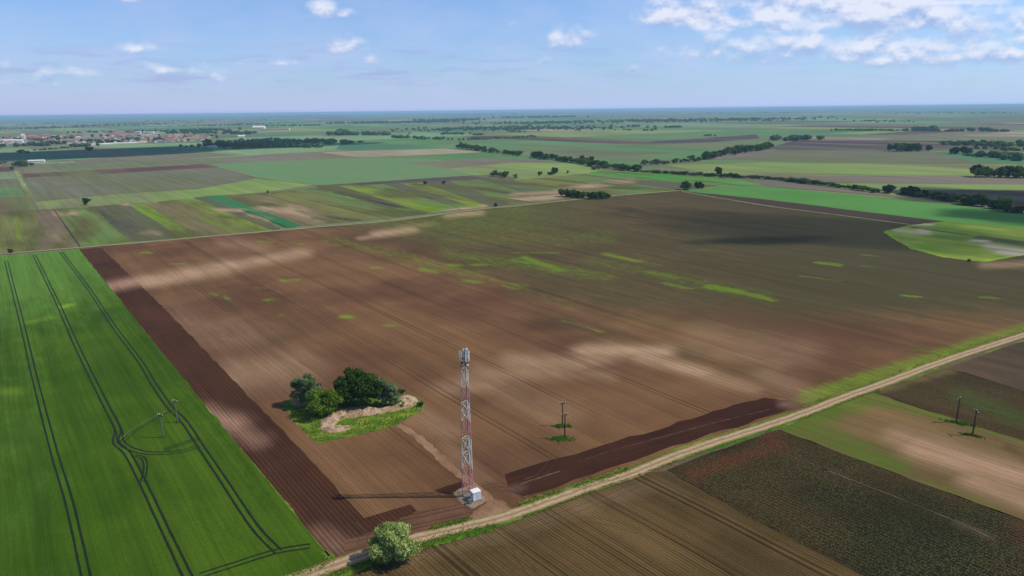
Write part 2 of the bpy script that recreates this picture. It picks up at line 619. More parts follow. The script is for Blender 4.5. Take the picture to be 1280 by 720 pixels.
# hand-laid middle distance, far to near (photograph pixels give the corner points)
MID = [
    ('olive_field', [(-60, 209), (300, 196), (420, 188), (640, 186), (900, 190), (1000, 230), (900, 236), (640, 262), (380, 288), (-60, 330)]),
    ('pale_green_crop', [(-40, 188), (70, 182), (250, 178), (430, 176), (420, 186), (250, 194), (-40, 204)]),
    ('teal_crop', [(-40, 192), (60, 189), (200, 184), (262, 184), (270, 190), (130, 196), (-40, 206)]),
    ('pale_green_crop', [(262, 190), (330, 186), (400, 186), (395, 190), (300, 195), (250, 198)]),
    ('grey_brown_soil', [(90, 201), (130, 196), (262, 191), (300, 194), (200, 200), (100, 205)]),
    ('grey_brown_soil', [(270, 199), (330, 193), (408, 189), (440, 196), (455, 198), (330, 203), (300, 205)]),
    ('tan_stubble', [(400, 190), (470, 188), (555, 185.5), (604, 190), (520, 194), (450, 197), (440, 196)]),
    ('green_crop', [(455, 198), (604, 190), (640, 192), (740, 203), (760, 210), (660, 209), (600, 208), (500, 204)]),
    ('olive_field', [(20, 206), (100, 203), (262, 198), (268, 204), (160, 211), (27, 217)]),
    ('dark_red_soil', [(27, 217), (150, 210.5), (258, 205), (276, 208.5), (150, 216), (30, 222)]),
    ('grey_green_field', [(26, 222), (150, 216), (276, 208.5), (322, 222), (250, 236), (140, 243), (46, 252)]),
    ('big_pale_green', [(262, 205), (320, 202), (470, 197), (560, 200), (630, 212), (615, 217.5), (400, 231), (320, 222)]),
    ('grey_brown_soil', [(505, 204), (600, 198), (660, 198), (700, 203), (560, 211), (540, 207)]),
    ('yellow_green_meadow', [(560, 211), (640, 203), (735, 204), (760, 210), (738, 216), (690, 222), (640, 227), (600, 220)]),
    ('dark_grey_soil', [(395, 232), (500, 225), (615, 217.5), (650, 222), (640, 226), (560, 228), (400, 235)]),
    ('yellow_green_meadow', [(46, 252), (140, 243), (250, 236), (320, 223), (392, 231), (330, 240), (262, 246), (160, 255), (48, 262)]),
    ('dark_red_soil', [(-60, 210), (14, 208), (20, 214), (-60, 217)]),
    ('pale_green_crop', [(-60, 217), (20, 214), (24, 223), (-60, 226)]),
    ('grey_green_field', [(-60, 226), (24, 223), (28, 234), (-60, 238)]),
    ('green_crop', [(-60, 238), (28, 234), (31, 243), (-60, 247)]),
    ('dark_red_soil', [(-60, 249), (32, 246), (40, 262), (-60, 268)]),
    ('path_grass', [(18, 213), (23, 213), (47, 262), (40, 262)]),
    # diagonal strips above the big field
    ('strip_olive', [(-60, 268), (47, 262), (50, 312), (-60, 322)]),
    ('strip_bright', [(16, 264), (22, 264), (32, 313), (22, 314)]),
    ('strip_brown', [(46, 262), (70, 261), (100, 308), (50, 312)]),
    ('strip_green', [(70, 261), (114, 258), (161, 302), (100, 308)]),
    ('strip_grey', [(115, 258), (160, 254), (232, 297), (161, 302)]),
    ('strip_bright', [(162, 256), (182, 255), (250, 297), (228, 298)]),
    ('strip_tan', [(180, 254), (226, 249), (330, 290), (250, 297)]),
    ('strip_bright', [(222, 250), (262, 246), (352, 286), (322, 291)]),
    ('strip_grey', [(240, 247), (262, 245), (352, 286), (340, 288)]),
    ('strip_emerald', [(255, 245), (276, 244), (378, 282), (358, 285.5)]),
    ('strip_tan', [(276, 244), (330, 241), (440, 277), (378, 282)]),
    ('strip_olive', [(330, 241), (372, 237), (480, 273), (440, 277)]),
    ('strip_green', [(372, 237), (402, 234), (510, 270), (480, 274)]),
    ('strip_grey', [(402, 234), (424, 232), (536, 267), (512, 270)]),
    ('strip_bright', [(424, 232), (452, 231), (556, 264), (536, 267)]),
    ('strip_green', [(452, 231), (480, 230), (575, 262), (556, 264)]),
    ('strip_grey', [(480, 230), (500, 229), (596, 260), (577, 262)]),
    ('strip_bright', [(500, 229), (528, 228), (612, 258), (596, 260)]),
    ('strip_grey', [(528, 228), (560, 226), (640, 256), (612, 258)]),
    ('strip_green', [(560, 226), (600, 224), (690, 252), (640, 256)]),
    ('strip_grey', [(600, 224), (640, 225), (735, 248), (690, 252)]),
    ('strip_olive', [(640, 225), (690, 221), (790, 243), (735, 248)]),
    ('strip_green', [(690, 221), (735, 217), (850, 238), (790, 243)]),
    ('strip_bright_green', [(738, 215), (800, 213), (870, 219), (960, 230), (940, 232), (860, 229), (780, 222), (735, 218)]),
    ('strip_grey', [(760, 222), (830, 227), (900, 232), (852, 238), (800, 231)]),
    # right side
    ('green_crop', [(700, 200), (870, 190), (960, 187), (1280, 190), (1400, 196), (1400, 206), (960, 203), (880, 204), (800, 206)]),
    ('grey_green_field', [(880, 199), (965, 187), (1160, 188.5), (1210, 200), (1280, 205), (960, 202)]),
    ('teal_crop', [(1165, 190), (1250, 191), (1400, 194), (1400, 210), (1280, 206), (1215, 202)]),
    ('yellow_green_meadow', [(830, 206), (960, 203), (1280, 207), (1400, 209), (1400, 222), (1280, 219), (960, 218), (900, 219)]),
    ('grey_brown_soil', [(930, 219.5), (1100, 219.5), (1280, 220.5), (1400, 222), (1400, 234), (1280, 232), (1110, 231), (1000, 226)]),
    ('yellow_green_meadow', [(1050, 229), (1280, 231), (1400, 233), (1400, 241), (1280, 238), (1110, 237)]),
    ('dark_brown_soil', [(1090, 237), (1280, 238), (1400, 241), (1400, 280), (1280, 262), (1180, 250)]),
    ('purple_soil', [(960, 186), (974, 181), (994, 175.5), (1185, 176), (1230, 180), (1270, 186), (1120, 187)]),
    ('dark_grey_soil', [(955, 187.5), (962, 183), (1110, 183), (1240, 184), (1280, 188), (1110, 188)]),
    ('purple_soil', [(800, 178), (870, 173), (945, 168), (950, 173), (870, 178.5)]),
    ('grey_brown_soil', [(905, 192), (970, 186), (960, 193), (880, 200)]),
    ('grey_brown_soil', [(925, 222), (1000, 228), (1110, 243), (1130, 247), (1060, 241), (960, 233)]),
    ('emerald_field', [(852, 239), (890, 233), (960, 233.5), (1060, 243), (1130, 250), (1190, 256), (1280, 266), (1400, 282), (1400, 302), (1280, 285), (1180, 277), (960, 250)]),
    ('headland_soil', [(850, 238.5), (960, 249.5), (1182, 277), (1150, 283), (1060, 270), (960, 257)]),
]
NEWP = {
    'dark_red_soil': (S(112, 78, 72), S(98, 70, 64)), 'grey_green_field': (S(116, 114, 90), S(106, 110, 82)),
    'big_pale_green': (S(104, 140, 86), S(112, 136, 90)), 'dark_grey_soil': (S(94, 82, 76), S(84, 76, 70)),
    'path_grass': (S(140, 154, 90), S(130, 140, 86)), 'strip_olive': (S(112, 112, 66), S(118, 120, 60)),
    'strip_bright': (S(124, 142, 44), S(114, 126, 52)), 'strip_brown': (S(122, 104, 84), S(112, 98, 76)),
    'strip_green': (S(100, 126, 62), S(108, 120, 66)), 'strip_grey': (S(98, 94, 74), S(92, 100, 66)),
    'strip_tan': (S(126, 108, 78), S(112, 110, 62)), 'strip_emerald': (S(52, 112, 66), S(60, 122, 72)),
    'strip_bright_green': (S(76, 140, 52), S(92, 144, 62)), 'purple_soil': (S(88, 66, 78), S(80, 62, 70)),
    'emerald_field': (S(90, 142, 66), S(84, 134, 58)), 'headland_soil': (S(78, 64, 54), S(72, 60, 50)),
}
for k, (a, b) in NEWP.items():
    kw = dict(row_amt=0, streak=.28, fstreak=.15, blot=.009, fine=.1)
    a, b = mute(a, .12), mute(b, .12)
    kw['patch'] = (mute(S(108, 112, 66)), (.0025, .012, 1), .46, .66)
    if k.startswith('strip'):
        kw.update(patch=(S(92, 92, 50), (.008, .03, 1), .44, .66), pale=S(172, 144, 114), weed=S(98, 132, 28), weed_k=(.12, .9), alt=S(66, 60, 44), streak=.34, fstreak=.3)
    if k in ('strip_emerald', 'emerald_field', 'headland_soil', 'big_pale_green'):
        kw.update(patch=None, streak=.08, fstreak=.08)
    M[k] = field_mat(k, a, b, ROW, **kw)
def fn_mid(x, y):
    r = blobs(x, y, [(72, 267, 96, 266, 3, 1), (158, 254, 200, 249, 3, 1.2), (272, 262, 302, 263, 2.2, 1), (312, 270, 332, 275, 3, 1), (325, 257, 375, 264, 5, 1.3), (375, 268, 400, 275, 4, .8), (180, 290, 200, 292, 3, .6),
                     (555, 264, 605, 258, 2.6, 1.2), (640, 251, 705, 245, 3.2, 1.1), (700, 238, 790, 225, 3.5, .9), (60, 290, 90, 303, 6, .4), (640, 243, 700, 240, 2.4, .7)])
    g = blobs(x, y, [(172, 259, 240, 293, 4.5, .9), (250, 270, 300, 288, 5, .9), (150, 295, 160, 302, 3, .7), (24, 268, 30, 310, 3, .5), (100, 300, 150, 303, 3, .6), (470, 262, 560, 262, 3, .8), (440, 242, 520, 244, 2, .6),
                     (520, 255, 600, 258, 2.5, .9), (640, 232, 700, 236, 2.5, .6), (700, 250, 760, 243, 2, .6)])
    b = blobs(x, y, [(420, 240, 530, 267, 1.8, 1.1), (480, 236, 540, 248, 2, .7), (120, 262, 170, 290, 8, .5), (400, 270, 450, 276, 3, .7), (590, 234, 660, 245, 2, .9), (700, 232, 800, 236, 2, .7)])
    return np.stack([r, g, b], 1)


for i, (k, px) in enumerate(MID):
    if k.startswith('strip'):
        grid_field('crop_' + k, px, M[k], nz(.004), 7.0, fn_mid, jit=.8)
    else:
        field(k, px, M[k], nz(.004), jit=1.2, step=14, seed=i)

# neighbouring fields that run on past the picture's edges
_a = math.radians(ROW)
_v = -900.0
_kk = 0
for _w, _k in ((130, 'olive_field'), (80, 'grey_brown_soil'), (90, 'green_crop'), (70, 'dark_brown_soil'), (85, 'olive_field'), (60, 'tan_stubble'), (95, 'teal_crop'), (75, 'grey_brown_soil'), (90, 'pale_green_crop'), (65, 'dark_brown_soil'), (90, 'olive_field'), (80, 'grey_brown_soil'), (110, 'green_crop'), (75, 'dark_brown_soil'), (90, 'grey_green_field'), (80, 'olive_field'), (80, 'green_crop'), (90, 'grey_brown_soil'), (100, 'olive_field')):
    q0, q1 = _v, _v + _w - 1
    sheet('neighbour_field', [(u_ * math.cos(_a) - v_ * math.sin(_a), u_ * math.sin(_a) + v_ * math.cos(_a)) for u_, v_ in ((-300, q0), (900, q0), (900, q1), (-300, q1))], M[_k], -.26)
    _v += _w

# ---------------------------------------------------------------- near fields
Z0 = 0.05
meadow_m = field_mat('meadow_grass', S(126, 142, 56), S(100, 128, 44), ROW, row_amt=0, streak=.34, fstreak=.34, blot=.03, fine=.2,
                     pale=S(176, 164, 140), weed=S(140, 170, 40), alt=S(76, 84, 50))


def fn_meadow(x, y):
    r = blobs(x, y, [(1150, 289, 1160, 291, 3, .9), (1120, 288, 1150, 292, 3, .6), (1215, 301, 1235, 302, 2, .9), (1235, 308, 1300, 318, 4, 1), (1250, 314, 1300, 320, 4, 1.1), (1140, 281, 1165, 281, 1.5, .8)])
    g = blobs(x, y, [(1105, 288, 1120, 300, 4, .7), (1130, 305, 1180, 322, 5, .7), (1230, 326, 1280, 320, 3, .8), (1180, 300, 1220, 305, 3, .4)])
    b = blobs(x, y, [(1140, 284, 1215, 295, 1.4, .9), (1222, 297, 1300, 307, 3, 1.4), (1170, 296, 1220, 300, 4, .4)])
    return np.stack([r, g, b], 1)


grid_field('meadow', [(1104, 290), (1118, 286), (1140, 281), (1182, 277), (1280, 285), (1400, 302), (1400, 318), (1280, 319), (1232, 328), (1180, 322), (1140, 312), (1122, 302)],
           meadow_m, Z0 + .06, 3.0, fn_meadow, jit=.7)

big_m = field_mat('tilled_brown_soil', S(126, 93, 62), S(98, 69, 48), ROW, row=.75, row_amt=.2, streak=.24, fstreak=.3, tram=26, tram_amt=.5,
                  pale=S(172, 140, 108), weed=S(112, 144, 32), weed_k=(.30, .85), alt=S(80, 74, 46), fine=.16, blot=.012)


def fn_big(x, y):
    r = blobs(x, y, [(120, 362, 200, 350, 8, 1.1), (200, 350, 290, 332, 9, .95), (290, 332, 380, 316, 7, .8), (470, 293, 515, 287, 5, 1.0), (450, 298, 480, 294, 3, .6), (500, 284, 540, 280, 4, .35), (560, 269, 600, 266, 4, .9),
                     (640, 452, 720, 456, 12, .6), (720, 456, 760, 440, 14, .65), (730, 438, 830, 440, 9, .95), (800, 446, 880, 466, 8, .9), (860, 462, 940, 486, 8, .55), (700, 462, 760, 470, 9, .4), (900, 440, 980, 455, 10, .35), (600, 470, 700, 462, 14, .5), (560, 485, 620, 480, 12, .45),
                     (260, 520, 300, 540, 16, .7), (300, 470, 360, 460, 26, .5), (200, 400, 300, 420, 30, .25), (880, 420, 1000, 440, 22, .3), (470, 490, 560, 540, 14, .4), (960, 470, 1010, 495, 14, .35),
                     (560, 560, 600, 600, 10, .3), (280, 300, 330, 310, 9, .3), (640, 490, 700, 520, 20, .3), (1230, 332, 1290, 330, 5, .5)])
    g = blobs(x, y, [(655, 322, 700, 338, 3.2, 1.05), (640, 325, 662, 330, 2.4, .8), (755, 317, 800, 327, 2.2, .95), (800, 325, 830, 333, 2, .6), (804, 339, 850, 348, 2.2, .75), (830, 354, 862, 361, 2.2, .8), (885, 358, 925, 365, 3.6, 1.1), (925, 365, 968, 376, 2.6, .9),
                     (890, 361, 870, 354, 2, .7), (1020, 328, 1052, 332, 2.3, .95), (1075, 318, 1100, 321, 1.4, .7), (1072, 332, 1095, 334, 1.3, .6), (1000, 345, 1050, 351, 1.5, .6), (995, 345, 1020, 347, 1.4, .6),
                     (1125, 369, 1152, 372, 1.8, .9), (1222, 371, 1248, 373, 1.6, .8), (176, 316, 192, 316, 1.8, .9), (210, 330, 232, 330, 1.4, .75), (322, 302, 342, 303, 1.6, .8), (372, 305, 380, 305, 2, .75), (464, 335, 474, 335, 2.4, .85),
                     (350, 351, 374, 350, 3, .75), (428, 396, 440, 396, 3.4, .9), (481, 407, 493, 408, 2.4, .9), (330, 375, 344, 375, 3, .75), (320, 360, 334, 360, 2.2, .6), (345, 395, 356, 395, 2.4, .6), (418, 414, 430, 414, 3, .5), (395, 420, 402, 418, 2.6, .5),
                     (265, 367, 286, 374, 2.2, .7), (273, 424, 284, 423, 2, .65), (562, 331, 576, 332, 3, .85), (590, 331, 606, 331, 2.6, .85), (525, 336, 545, 340, 3.4, .85), (580, 351, 600, 353, 3, .8), (572, 322, 590, 323, 2, .6), (615, 350, 645, 362, 2.2, .7),
                     (640, 354, 660, 358, 2.4, .7), (700, 400, 750, 415, 2, .85), (640, 316, 700, 316, 2, .6), (696, 305, 720, 310, 1.8, .5), (780, 375, 810, 380, 2, .4), (866, 312, 890, 313, 1.6, .5), (1120, 375, 1150, 378, 1.2, .4),
                     (1290, 412, 1180, 444, 15, .78), (1180, 444, 1010, 496, 14, .76), (1000, 498, 940, 505, 6, .5), (1130, 435, 1180, 440, 10, .45), (560, 300, 760, 296, 22, .46), (410, 298, 600, 345, 13, .5), (640, 360, 720, 385, 12, .4), (780, 400, 960, 420, 18, .38), (880, 270, 930, 285, 6, .3), (700, 270, 840, 300, 10, .3),
                     (560, 318, 760, 345, 15, .5), (740, 325, 960, 372, 14, .46), (220, 360, 420, 390, 22, .3), (900, 392, 920, 396, 2, .4), (950, 380, 970, 384, 2, .5)])
    # olive part of the field beyond a line along the rows
    lx = 385 + (y - 290) * (640 - 385) / 95.0
    s = np.clip((x - lx + 25) / 150, 0, 1)
    fade = np.clip((470 - y) / 90, 0, 1)
    b = s * (0.72 + .25 * np.clip((x - 800) / 300, 0, 1)) * (.2 + .8 * fade)
    g = np.maximum(g, s * .5 * np.clip((950 - x) / 300, 0, 1) * np.clip((345 - y) / 60, 0, 1))
    b = b * (1 - .6 * np.clip((y - 370) / 50, 0, 1))
    b = np.maximum(b, blobs(x, y, [(850, 290, 1100, 330, 30, .9), (700, 400, 960, 470, 26, .45), (1100, 350, 1290, 380, 40, .7), (320, 430, 370, 410, 16, .4)]))  # right side darkened further: thin cloud shade painted into the soil colour
    return np.stack([r, g, b], 1)


grid_field('tilled_field', [(100, 311), (262, 296), (382, 286), (470, 279.5), (540, 270.5), (600, 262.5), (640, 258.5), (700, 252.5), (760, 246.5), (800, 242.5), (850, 238.6), (960, 257), (1060, 270), (1138, 281), (1106, 288),
                            (1124, 301), (1142, 311), (1182, 321.5), (1232, 327), (1280, 318), (1400, 317), (1500, 345), (1280, 424), (1185, 454), (1110, 481), (1010, 514), (960, 530), (873, 559), (813, 582), (740, 608), (640, 643), (521, 674), (430, 705), (395, 717)],
           big_m, Z0, 3.0, fn_big)

dark_m = field_mat('ploughed_dark_soil', S(84, 54, 36), S(70, 46, 32), ROW, row=1.0, row_amt=.3, streak=.14, fstreak=.28, pale=S(164, 128, 104), fine=.16, blot=.02, weed=S(110, 90, 44))


def fn_strip(x, y):
    r = blobs(x, y, [(120, 362, 190, 348, 7, .95), (258, 520, 290, 530, 14, .85), (290, 530, 320, 550, 12, .5), (400, 668, 440, 690, 14, .4)])
    return np.stack([r, blobs(x, y, [(200, 450, 260, 470, 8, .35)]), r * 0], 1)


grid_field('ploughed_strip', [(99, 312), (127, 310), (200, 380), (300, 484), (380, 567), (455, 647), (515, 630), (523, 639), (462, 668), (436, 690), (418, 699), (410, 697), (300, 560), (200, 437)], dark_m, Z0 + .012, 3.0, fn_strip, jit=.32)
dark2_m = field_mat('ploughed_headland_soil', S(70, 44, 30), S(58, 36, 26), 29.8, row=.9, row_amt=.16, streak=.2, fstreak=.3, pale=S(150, 116, 96), fine=.16, blot=.03)


def fn_head(x, y):
    r = blobs(x, y, [(980, 505, 1000, 510, 6, .5), (636, 612, 650, 610, 6, .3)])
    return np.stack([r, r * 0, r * 0], 1)


grid_field('ploughed_headland', [(630, 594), (700, 572), (770, 552), (880, 519), (955, 496.5), (985, 500), (1003, 509), (960, 520), (860, 553), (740, 594), (680, 616), (655, 622), (636, 612)], dark2_m, Z0 + .016, 2.0, fn_head, jit=.6, ang=29.8)
field('ploughed_corner', [(543, 613), (578, 601), (580, 617), (560, 618)], dark2_m, Z0 + .02, jit=.2, step=1)

wheat_m = field_mat('wheat_green', S(55, 84, 12), S(72, 98, 20), ROW, row=.5, row_amt=.1, streak=.34, fstreak=.34, pale=S(128, 154, 44), weed=S(36, 66, 10), weed_k=(.2, .9), alt=S(90, 126, 48), fine=.24, blot=.02)


def fn_wheat(x, y):
    r = blobs(x, y, [(78, 384, 92, 380, 2, .9), (36, 403, 62, 397, 3, .4), (-10, 488, 20, 490, 6, .4)])
    g = blobs(x, y, [(180, 400, 330, 620, 26, .5), (36, 408, 50, 410, 6, .5), (170, 600, 330, 690, 40, .4), (-20, 600, 60, 720, 40, .4)])
    b = np.clip((430 - y) / 120, 0, 1) * .9 + np.clip((130 - x) / 300, 0, .3)  # near wheat kept darker than far: thin cloud shade put into its colour
    return np.stack([r, g, b], 1)


grid_field('wheat_field', [(-420, 352), (-200, 337), (0, 320.5), (99, 312), (200, 437), (300, 560), (411, 696), (392, 712), (330, 735), (200, 800), (-420, 800)], wheat_m, Z0 + .03, 3.0, fn_wheat, jit=.3)

# fields south of the lane
field('field_margin', [(300, 745), (640, 640), (800, 584), (985, 520), (1300, 405), (1300, 440), (1185, 470), (1000, 545), (850, 600), (640, 680), (300, 790)], simple('margin_soil', S(96, 80, 54), .95, .25, .8), Z0 + .004, jit=.2)
f1_m = field_mat('olive_brown_rows', S(104, 82, 50), S(82, 68, 38), -50.5, row=.8, row_amt=.3, streak=.34, fstreak=.42, tram=13, tram_amt=.6, tram_gap=.8, weed=S(86, 92, 40), weed_k=(.4, .9), pale=S(132, 108, 78), alt=S(62, 50, 34), fine=.16, blot=.03)


def fn_f1(x, y):
    r = blobs(x, y, [(660, 655, 800, 610, 12, .5), (500, 705, 640, 660, 8, .45), (820, 600, 850, 620, 8, .4), (560, 690, 640, 670, 9, .3)])
    g = blobs(x, y, [(620, 680, 800, 640, 20, .4), (560, 690, 600, 690, 10, .35), (840, 620, 960, 680, 12, .4)])
    b = blobs(x, y, [(758, 630, 764, 632, 7, .8), (640, 668, 655, 680, 12, .45)])
    return np.stack([r, g, b], 1)


grid_field('seeded_field', [(395, 722), (430, 709), (521, 679), (640, 647), (740, 612), (800, 592), (833, 589), (940, 648), (1075, 718), (1250, 812), (300, 830)], f1_m, Z0 + .02, 2.0, fn_f1, ang=-50.5)
f2_m = field_mat('dark_vegetable_rows', S(46, 42, 24), S(66, 50, 30), -50.5, row=1.1, row_amt=.42, streak=.3, fstreak=.3, alt=S(88, 50, 34), fine=.35, spots=S(86, 96, 54), spot_row=.55, blot=.03, pale=S(112, 96, 70))


def fn_f2(x, y):
    r = blobs(x, y, [(1200, 655, 1240, 672, 5, .3)])
    b = blobs(x, y, [(870, 592, 960, 560, 12, .8), (960, 545, 975, 560, 12, .8), (1270, 660, 1290, 690, 14, .6)])
    return np.stack([r, r * 0, b], 1)


grid_field('vegetable_field', [(833, 588.5), (890, 565), (974, 537), (1060, 570), (1147, 603), (1280, 651), (1420, 700), (1420, 830), (1250, 812), (1075, 718), (940, 648)], f2_m, Z0 + .024, 2.0, fn_f2, ang=-50.5, jit=.3)
f3_m = field_mat('sandy_pale_soil', S(122, 98, 62), S(106, 88, 54), -50.5, row=.8, row_amt=.18, streak=.3, fstreak=.32, pale=S(172, 138, 106), weed=S(76, 108, 26), weed_k=(.15, .95), alt=S(88, 66, 40), fine=.14, blot=.03)


def fn_f3(x, y):
    r = blobs(x, y, [(1120, 545, 1180, 560, 12, .6), (1150, 560, 1290, 600, 16, .95), (1215, 600, 1290, 630, 12, .75), (1180, 575, 1240, 590, 10, .5)])
    g = blobs(x, y, [(975, 536, 1090, 494, 18, .95), (1010, 535, 1120, 585, 18, .8), (1090, 500, 1180, 522, 8, .75), (1130, 590, 1250, 640, 7, .55), (1180, 524, 1290, 555, 5, .7)])
    b = blobs(x, y, [(1100, 580, 1200, 610, 8, .5), (1260, 560, 1290, 580, 8, .7)])
    return np.stack([r, g, b], 1)


grid_field('fallow_field', [(974, 536.5), (1040, 509), (1090, 491), (1180, 520), (1280, 552), (1420, 602), (1420, 700), (1280, 650.5), (1147, 602.5), (1060, 569.5)], f3_m, Z0 + .02, 2.0, fn_f3, ang=-50.5, jit=.3)
f4_m = field_mat('mixed_dark_plot', S(74, 56, 36), S(58, 50, 30), -50.5, row=.9, row_amt=.25, streak=.3, fstreak=.34, spots=S(78, 88, 44), weed=S(70, 88, 36), weed_k=(.3, .8), alt=S(112, 96, 60), fine=.22, blot=.02)


def fn_f4(x, y):
    g = blobs(x, y, [(1200, 495, 1290, 530, 16, .7), (1110, 480, 1150, 490, 5, .4)])
    b = blobs(x, y, [(1100, 488, 1190, 462, 6, .7)])
    return np.stack([g * 0, g, b], 1)


grid_field('garden_plot', [(1091, 490.5), (1140, 472), (1187, 460), (1280, 490), (1420, 538), (1420, 601), (1280, 551.5), (1180, 519.5)], f4_m, Z0 + .016, 2.0, fn_f4, ang=-50.5)
f5_m = field_mat('grey_brown_plot', S(94, 76, 56), S(80, 66, 50), -50.5, row=.8, row_amt=.2, streak=.35, fstreak=.2, fine=.15, blot=.03)
field('bare_plot', [(1187, 459.5), (1240, 440), (1300, 419), (1420, 380), (1420, 537), (1280, 489.5)], f5_m, Z0 + .018)


# ---------------------------------------------------------------- ribbons: lane, tracks, verges
def catmull(pts, n=6):
    o = []
    for i in range(len(pts) - 1):
        p0 = pts[max(i - 1, 0)]; p1 = pts[i]; p2 = pts[i + 1]; p3 = pts[min(i + 2, len(pts) - 1)]
        for k in range(n):
            t_ = k / n
            o.append(tuple(.5 * ((2 * p1[j]) + (-p0[j] + p2[j]) * t_ + (2 * p0[j] - 5 * p1[j] + 4 * p2[j] - p3[j]) * t_ * t_ + (-p0[j] + 3 * p1[j] - 3 * p2[j] + p3[j]) * t_ ** 3) for j in range(2)))
    o.append(pts[-1])
    return o


def resample(pts, step):
    o = [pts[0]]
    acc = 0
    for a, b in zip(pts, pts[1:]):
        L = math.hypot(b[0] - a[0], b[1] - a[1])
        while acc + L >= step:
            f = (step - acc) / L
            a = (a[0] + (b[0] - a[0]) * f, a[1] + (b[1] - a[1]) * f)
            o.append(a)
            L = math.hypot(b[0] - a[0], b[1] - a[1])
            acc = 0
        acc += L
    o.append(pts[-1])
    return o


def ribbon(name, world, z, mat, width, offs=(0.0,), step=1.5, jit=0.0, seed=1, kind='structure', crown=0.0, pinch=False):
    rr = random.Random(seed)
    pts = resample(world, step)
    verts, faces, uvs = [], [], []
    for off in offs:
        base = len(verts)
        L = 0
        for i, p in enumerate(pts):
            a = pts[max(i - 1, 0)]; b = pts[min(i + 1, len(pts) - 1)]
            dx, dy = b[0] - a[0], b[1] - a[1]
            l = math.hypot(dx, dy) or 1
            nx, ny = -dy / l, dx / l
            w1 = width / 2 + rr.uniform(-jit, jit)
            w2 = width / 2 + rr.uniform(-jit, jit)
            if pinch:
                w1 *= min(1.3, max(.04, .62 + 1.9 * mnoise.noise(Vector((p[0] * .07, p[1] * .07, seed)))))
                w2 *= min(1.3, max(.04, .62 + 1.9 * mnoise.noise(Vector((p[0] * .09, p[1] * .09, seed + 7)))))
            for s_ in (-w1, -w1 * .5, 0, w2 * .5, w2):
                q_ = s_ + off
                verts.append((p[0] + nx * q_, p[1] + ny * q_, z + crown * (1 - abs(s_) / (width / 2))))
                uvs.append((s_ / width + .5, i * step))
            if i:
                for k in range(4):
                    c = base + (i - 1) * 5 + k
                    faces.append((c + 1, c, c + 5, c + 6))
    me = bpy.data.meshes.new(name)
    me.from_pydata(verts, [], faces)
    uvl = me.uv_layers.new(name='UVMap')
    for lp in me.loops:
        uvl.data[lp.index].uv = uvs[lp.vertex_index]
    return link(name, me, mat, None, kind=kind)


def lane_mat():
    m = bpy.data.materials.new('dirt_lane')
    m.use_nodes = True
    t = NT(m.node_tree)
    b = m.node_tree.nodes['Principled BSDF']
    b.inputs['Roughness'].default_value = .95
    b.inputs['Specular IOR Level'].default_value = .1
    uv = t.new('ShaderNodeUVMap').outputs[0]
    g = t.new('ShaderNodeNewGeometry').outputs['Position']
    s = t.new('ShaderNodeSeparateXYZ')
    t.l.new(uv, s.inputs[0])
    w = t.m('ADD', s.outputs[0], t.m('MULTIPLY', t.m('SUBTRACT', t.noise(g, .25, 3), .5), .25))
    d = t.m('ABSOLUTE', t.m('SUBTRACT', t.m('ABSOLUTE', t.m('SUBTRACT', w, .5)), .22))
    rut = t.rng(d, .05, .2, 1, 0, True)
    n = t.noise(g, .6, 5, .65)
    c = t.mix(rut, S(146, 124, 86), S(184, 156, 124))
    c = t.mix(t.rng(n, .45, .9), c, S(136, 110, 80))
    grass = t.m('MULTIPLY', t.rng(t.m('ABSOLUTE', t.m('SUBTRACT', w, .5)), .36, .48), t.rng(t.noise(g, .9, 4), .4, .6))
    c = t.mix(grass, c, S(112, 116, 58))
    t.l.new(c, b.inputs[0])
    bp = t.new('ShaderNodeBump')
    bp.inputs['Distance'].default_value = .2
    t.l.new(t.m('SUBTRACT', n, t.m('MULTIPLY', rut, .4)), bp.inputs['Height'])
    t.l.new(bp.outputs[0], b.inputs['Normal'])
    return m


LANE = [(240, 768), (330, 738), (394, 715.5), (427, 704), (475, 688), (521, 673.5), (567, 662.5), (614, 651), (640, 643.5), (690, 626), (740, 608), (787, 594), (813, 583), (873, 560), (960, 532), (1010, 515), (1060, 495.5), (1105, 479.5), (1185, 450), (1280, 419), (1420, 374)]
lane_w = catmull([P(*p) for p in LANE], 6)
ribbon('dirt_road', lane_w, Z0 + .11, lane_mat(), 3.7, step=1.2, jit=.16, seed=3)

grass_m = field_mat('verge_grass', S(84, 108, 34), S(112, 122, 48), 30, row_amt=0, streak=.2, fstreak=.25, blot=.1, fine=.3, patch=(S(136, 146, 52), (.1, .4, 1), .5, .7))
lush_m = field_mat('lush_grass', S(62, 112, 26), S(84, 126, 34), 30, row_amt=0, streak=.2, fstreak=.25, blot=.1, fine=.35, patch=(S(124, 138, 46), (.1, .4, 1), .52, .72))


def verge(px, w, mat, seed, z=.075, pinch=True):
    ribbon('grass_verge', catmull([P(*p) for p in px], 5), Z0 + z, mat, w, step=.7, jit=w * .2, seed=seed, pinch=pinch)


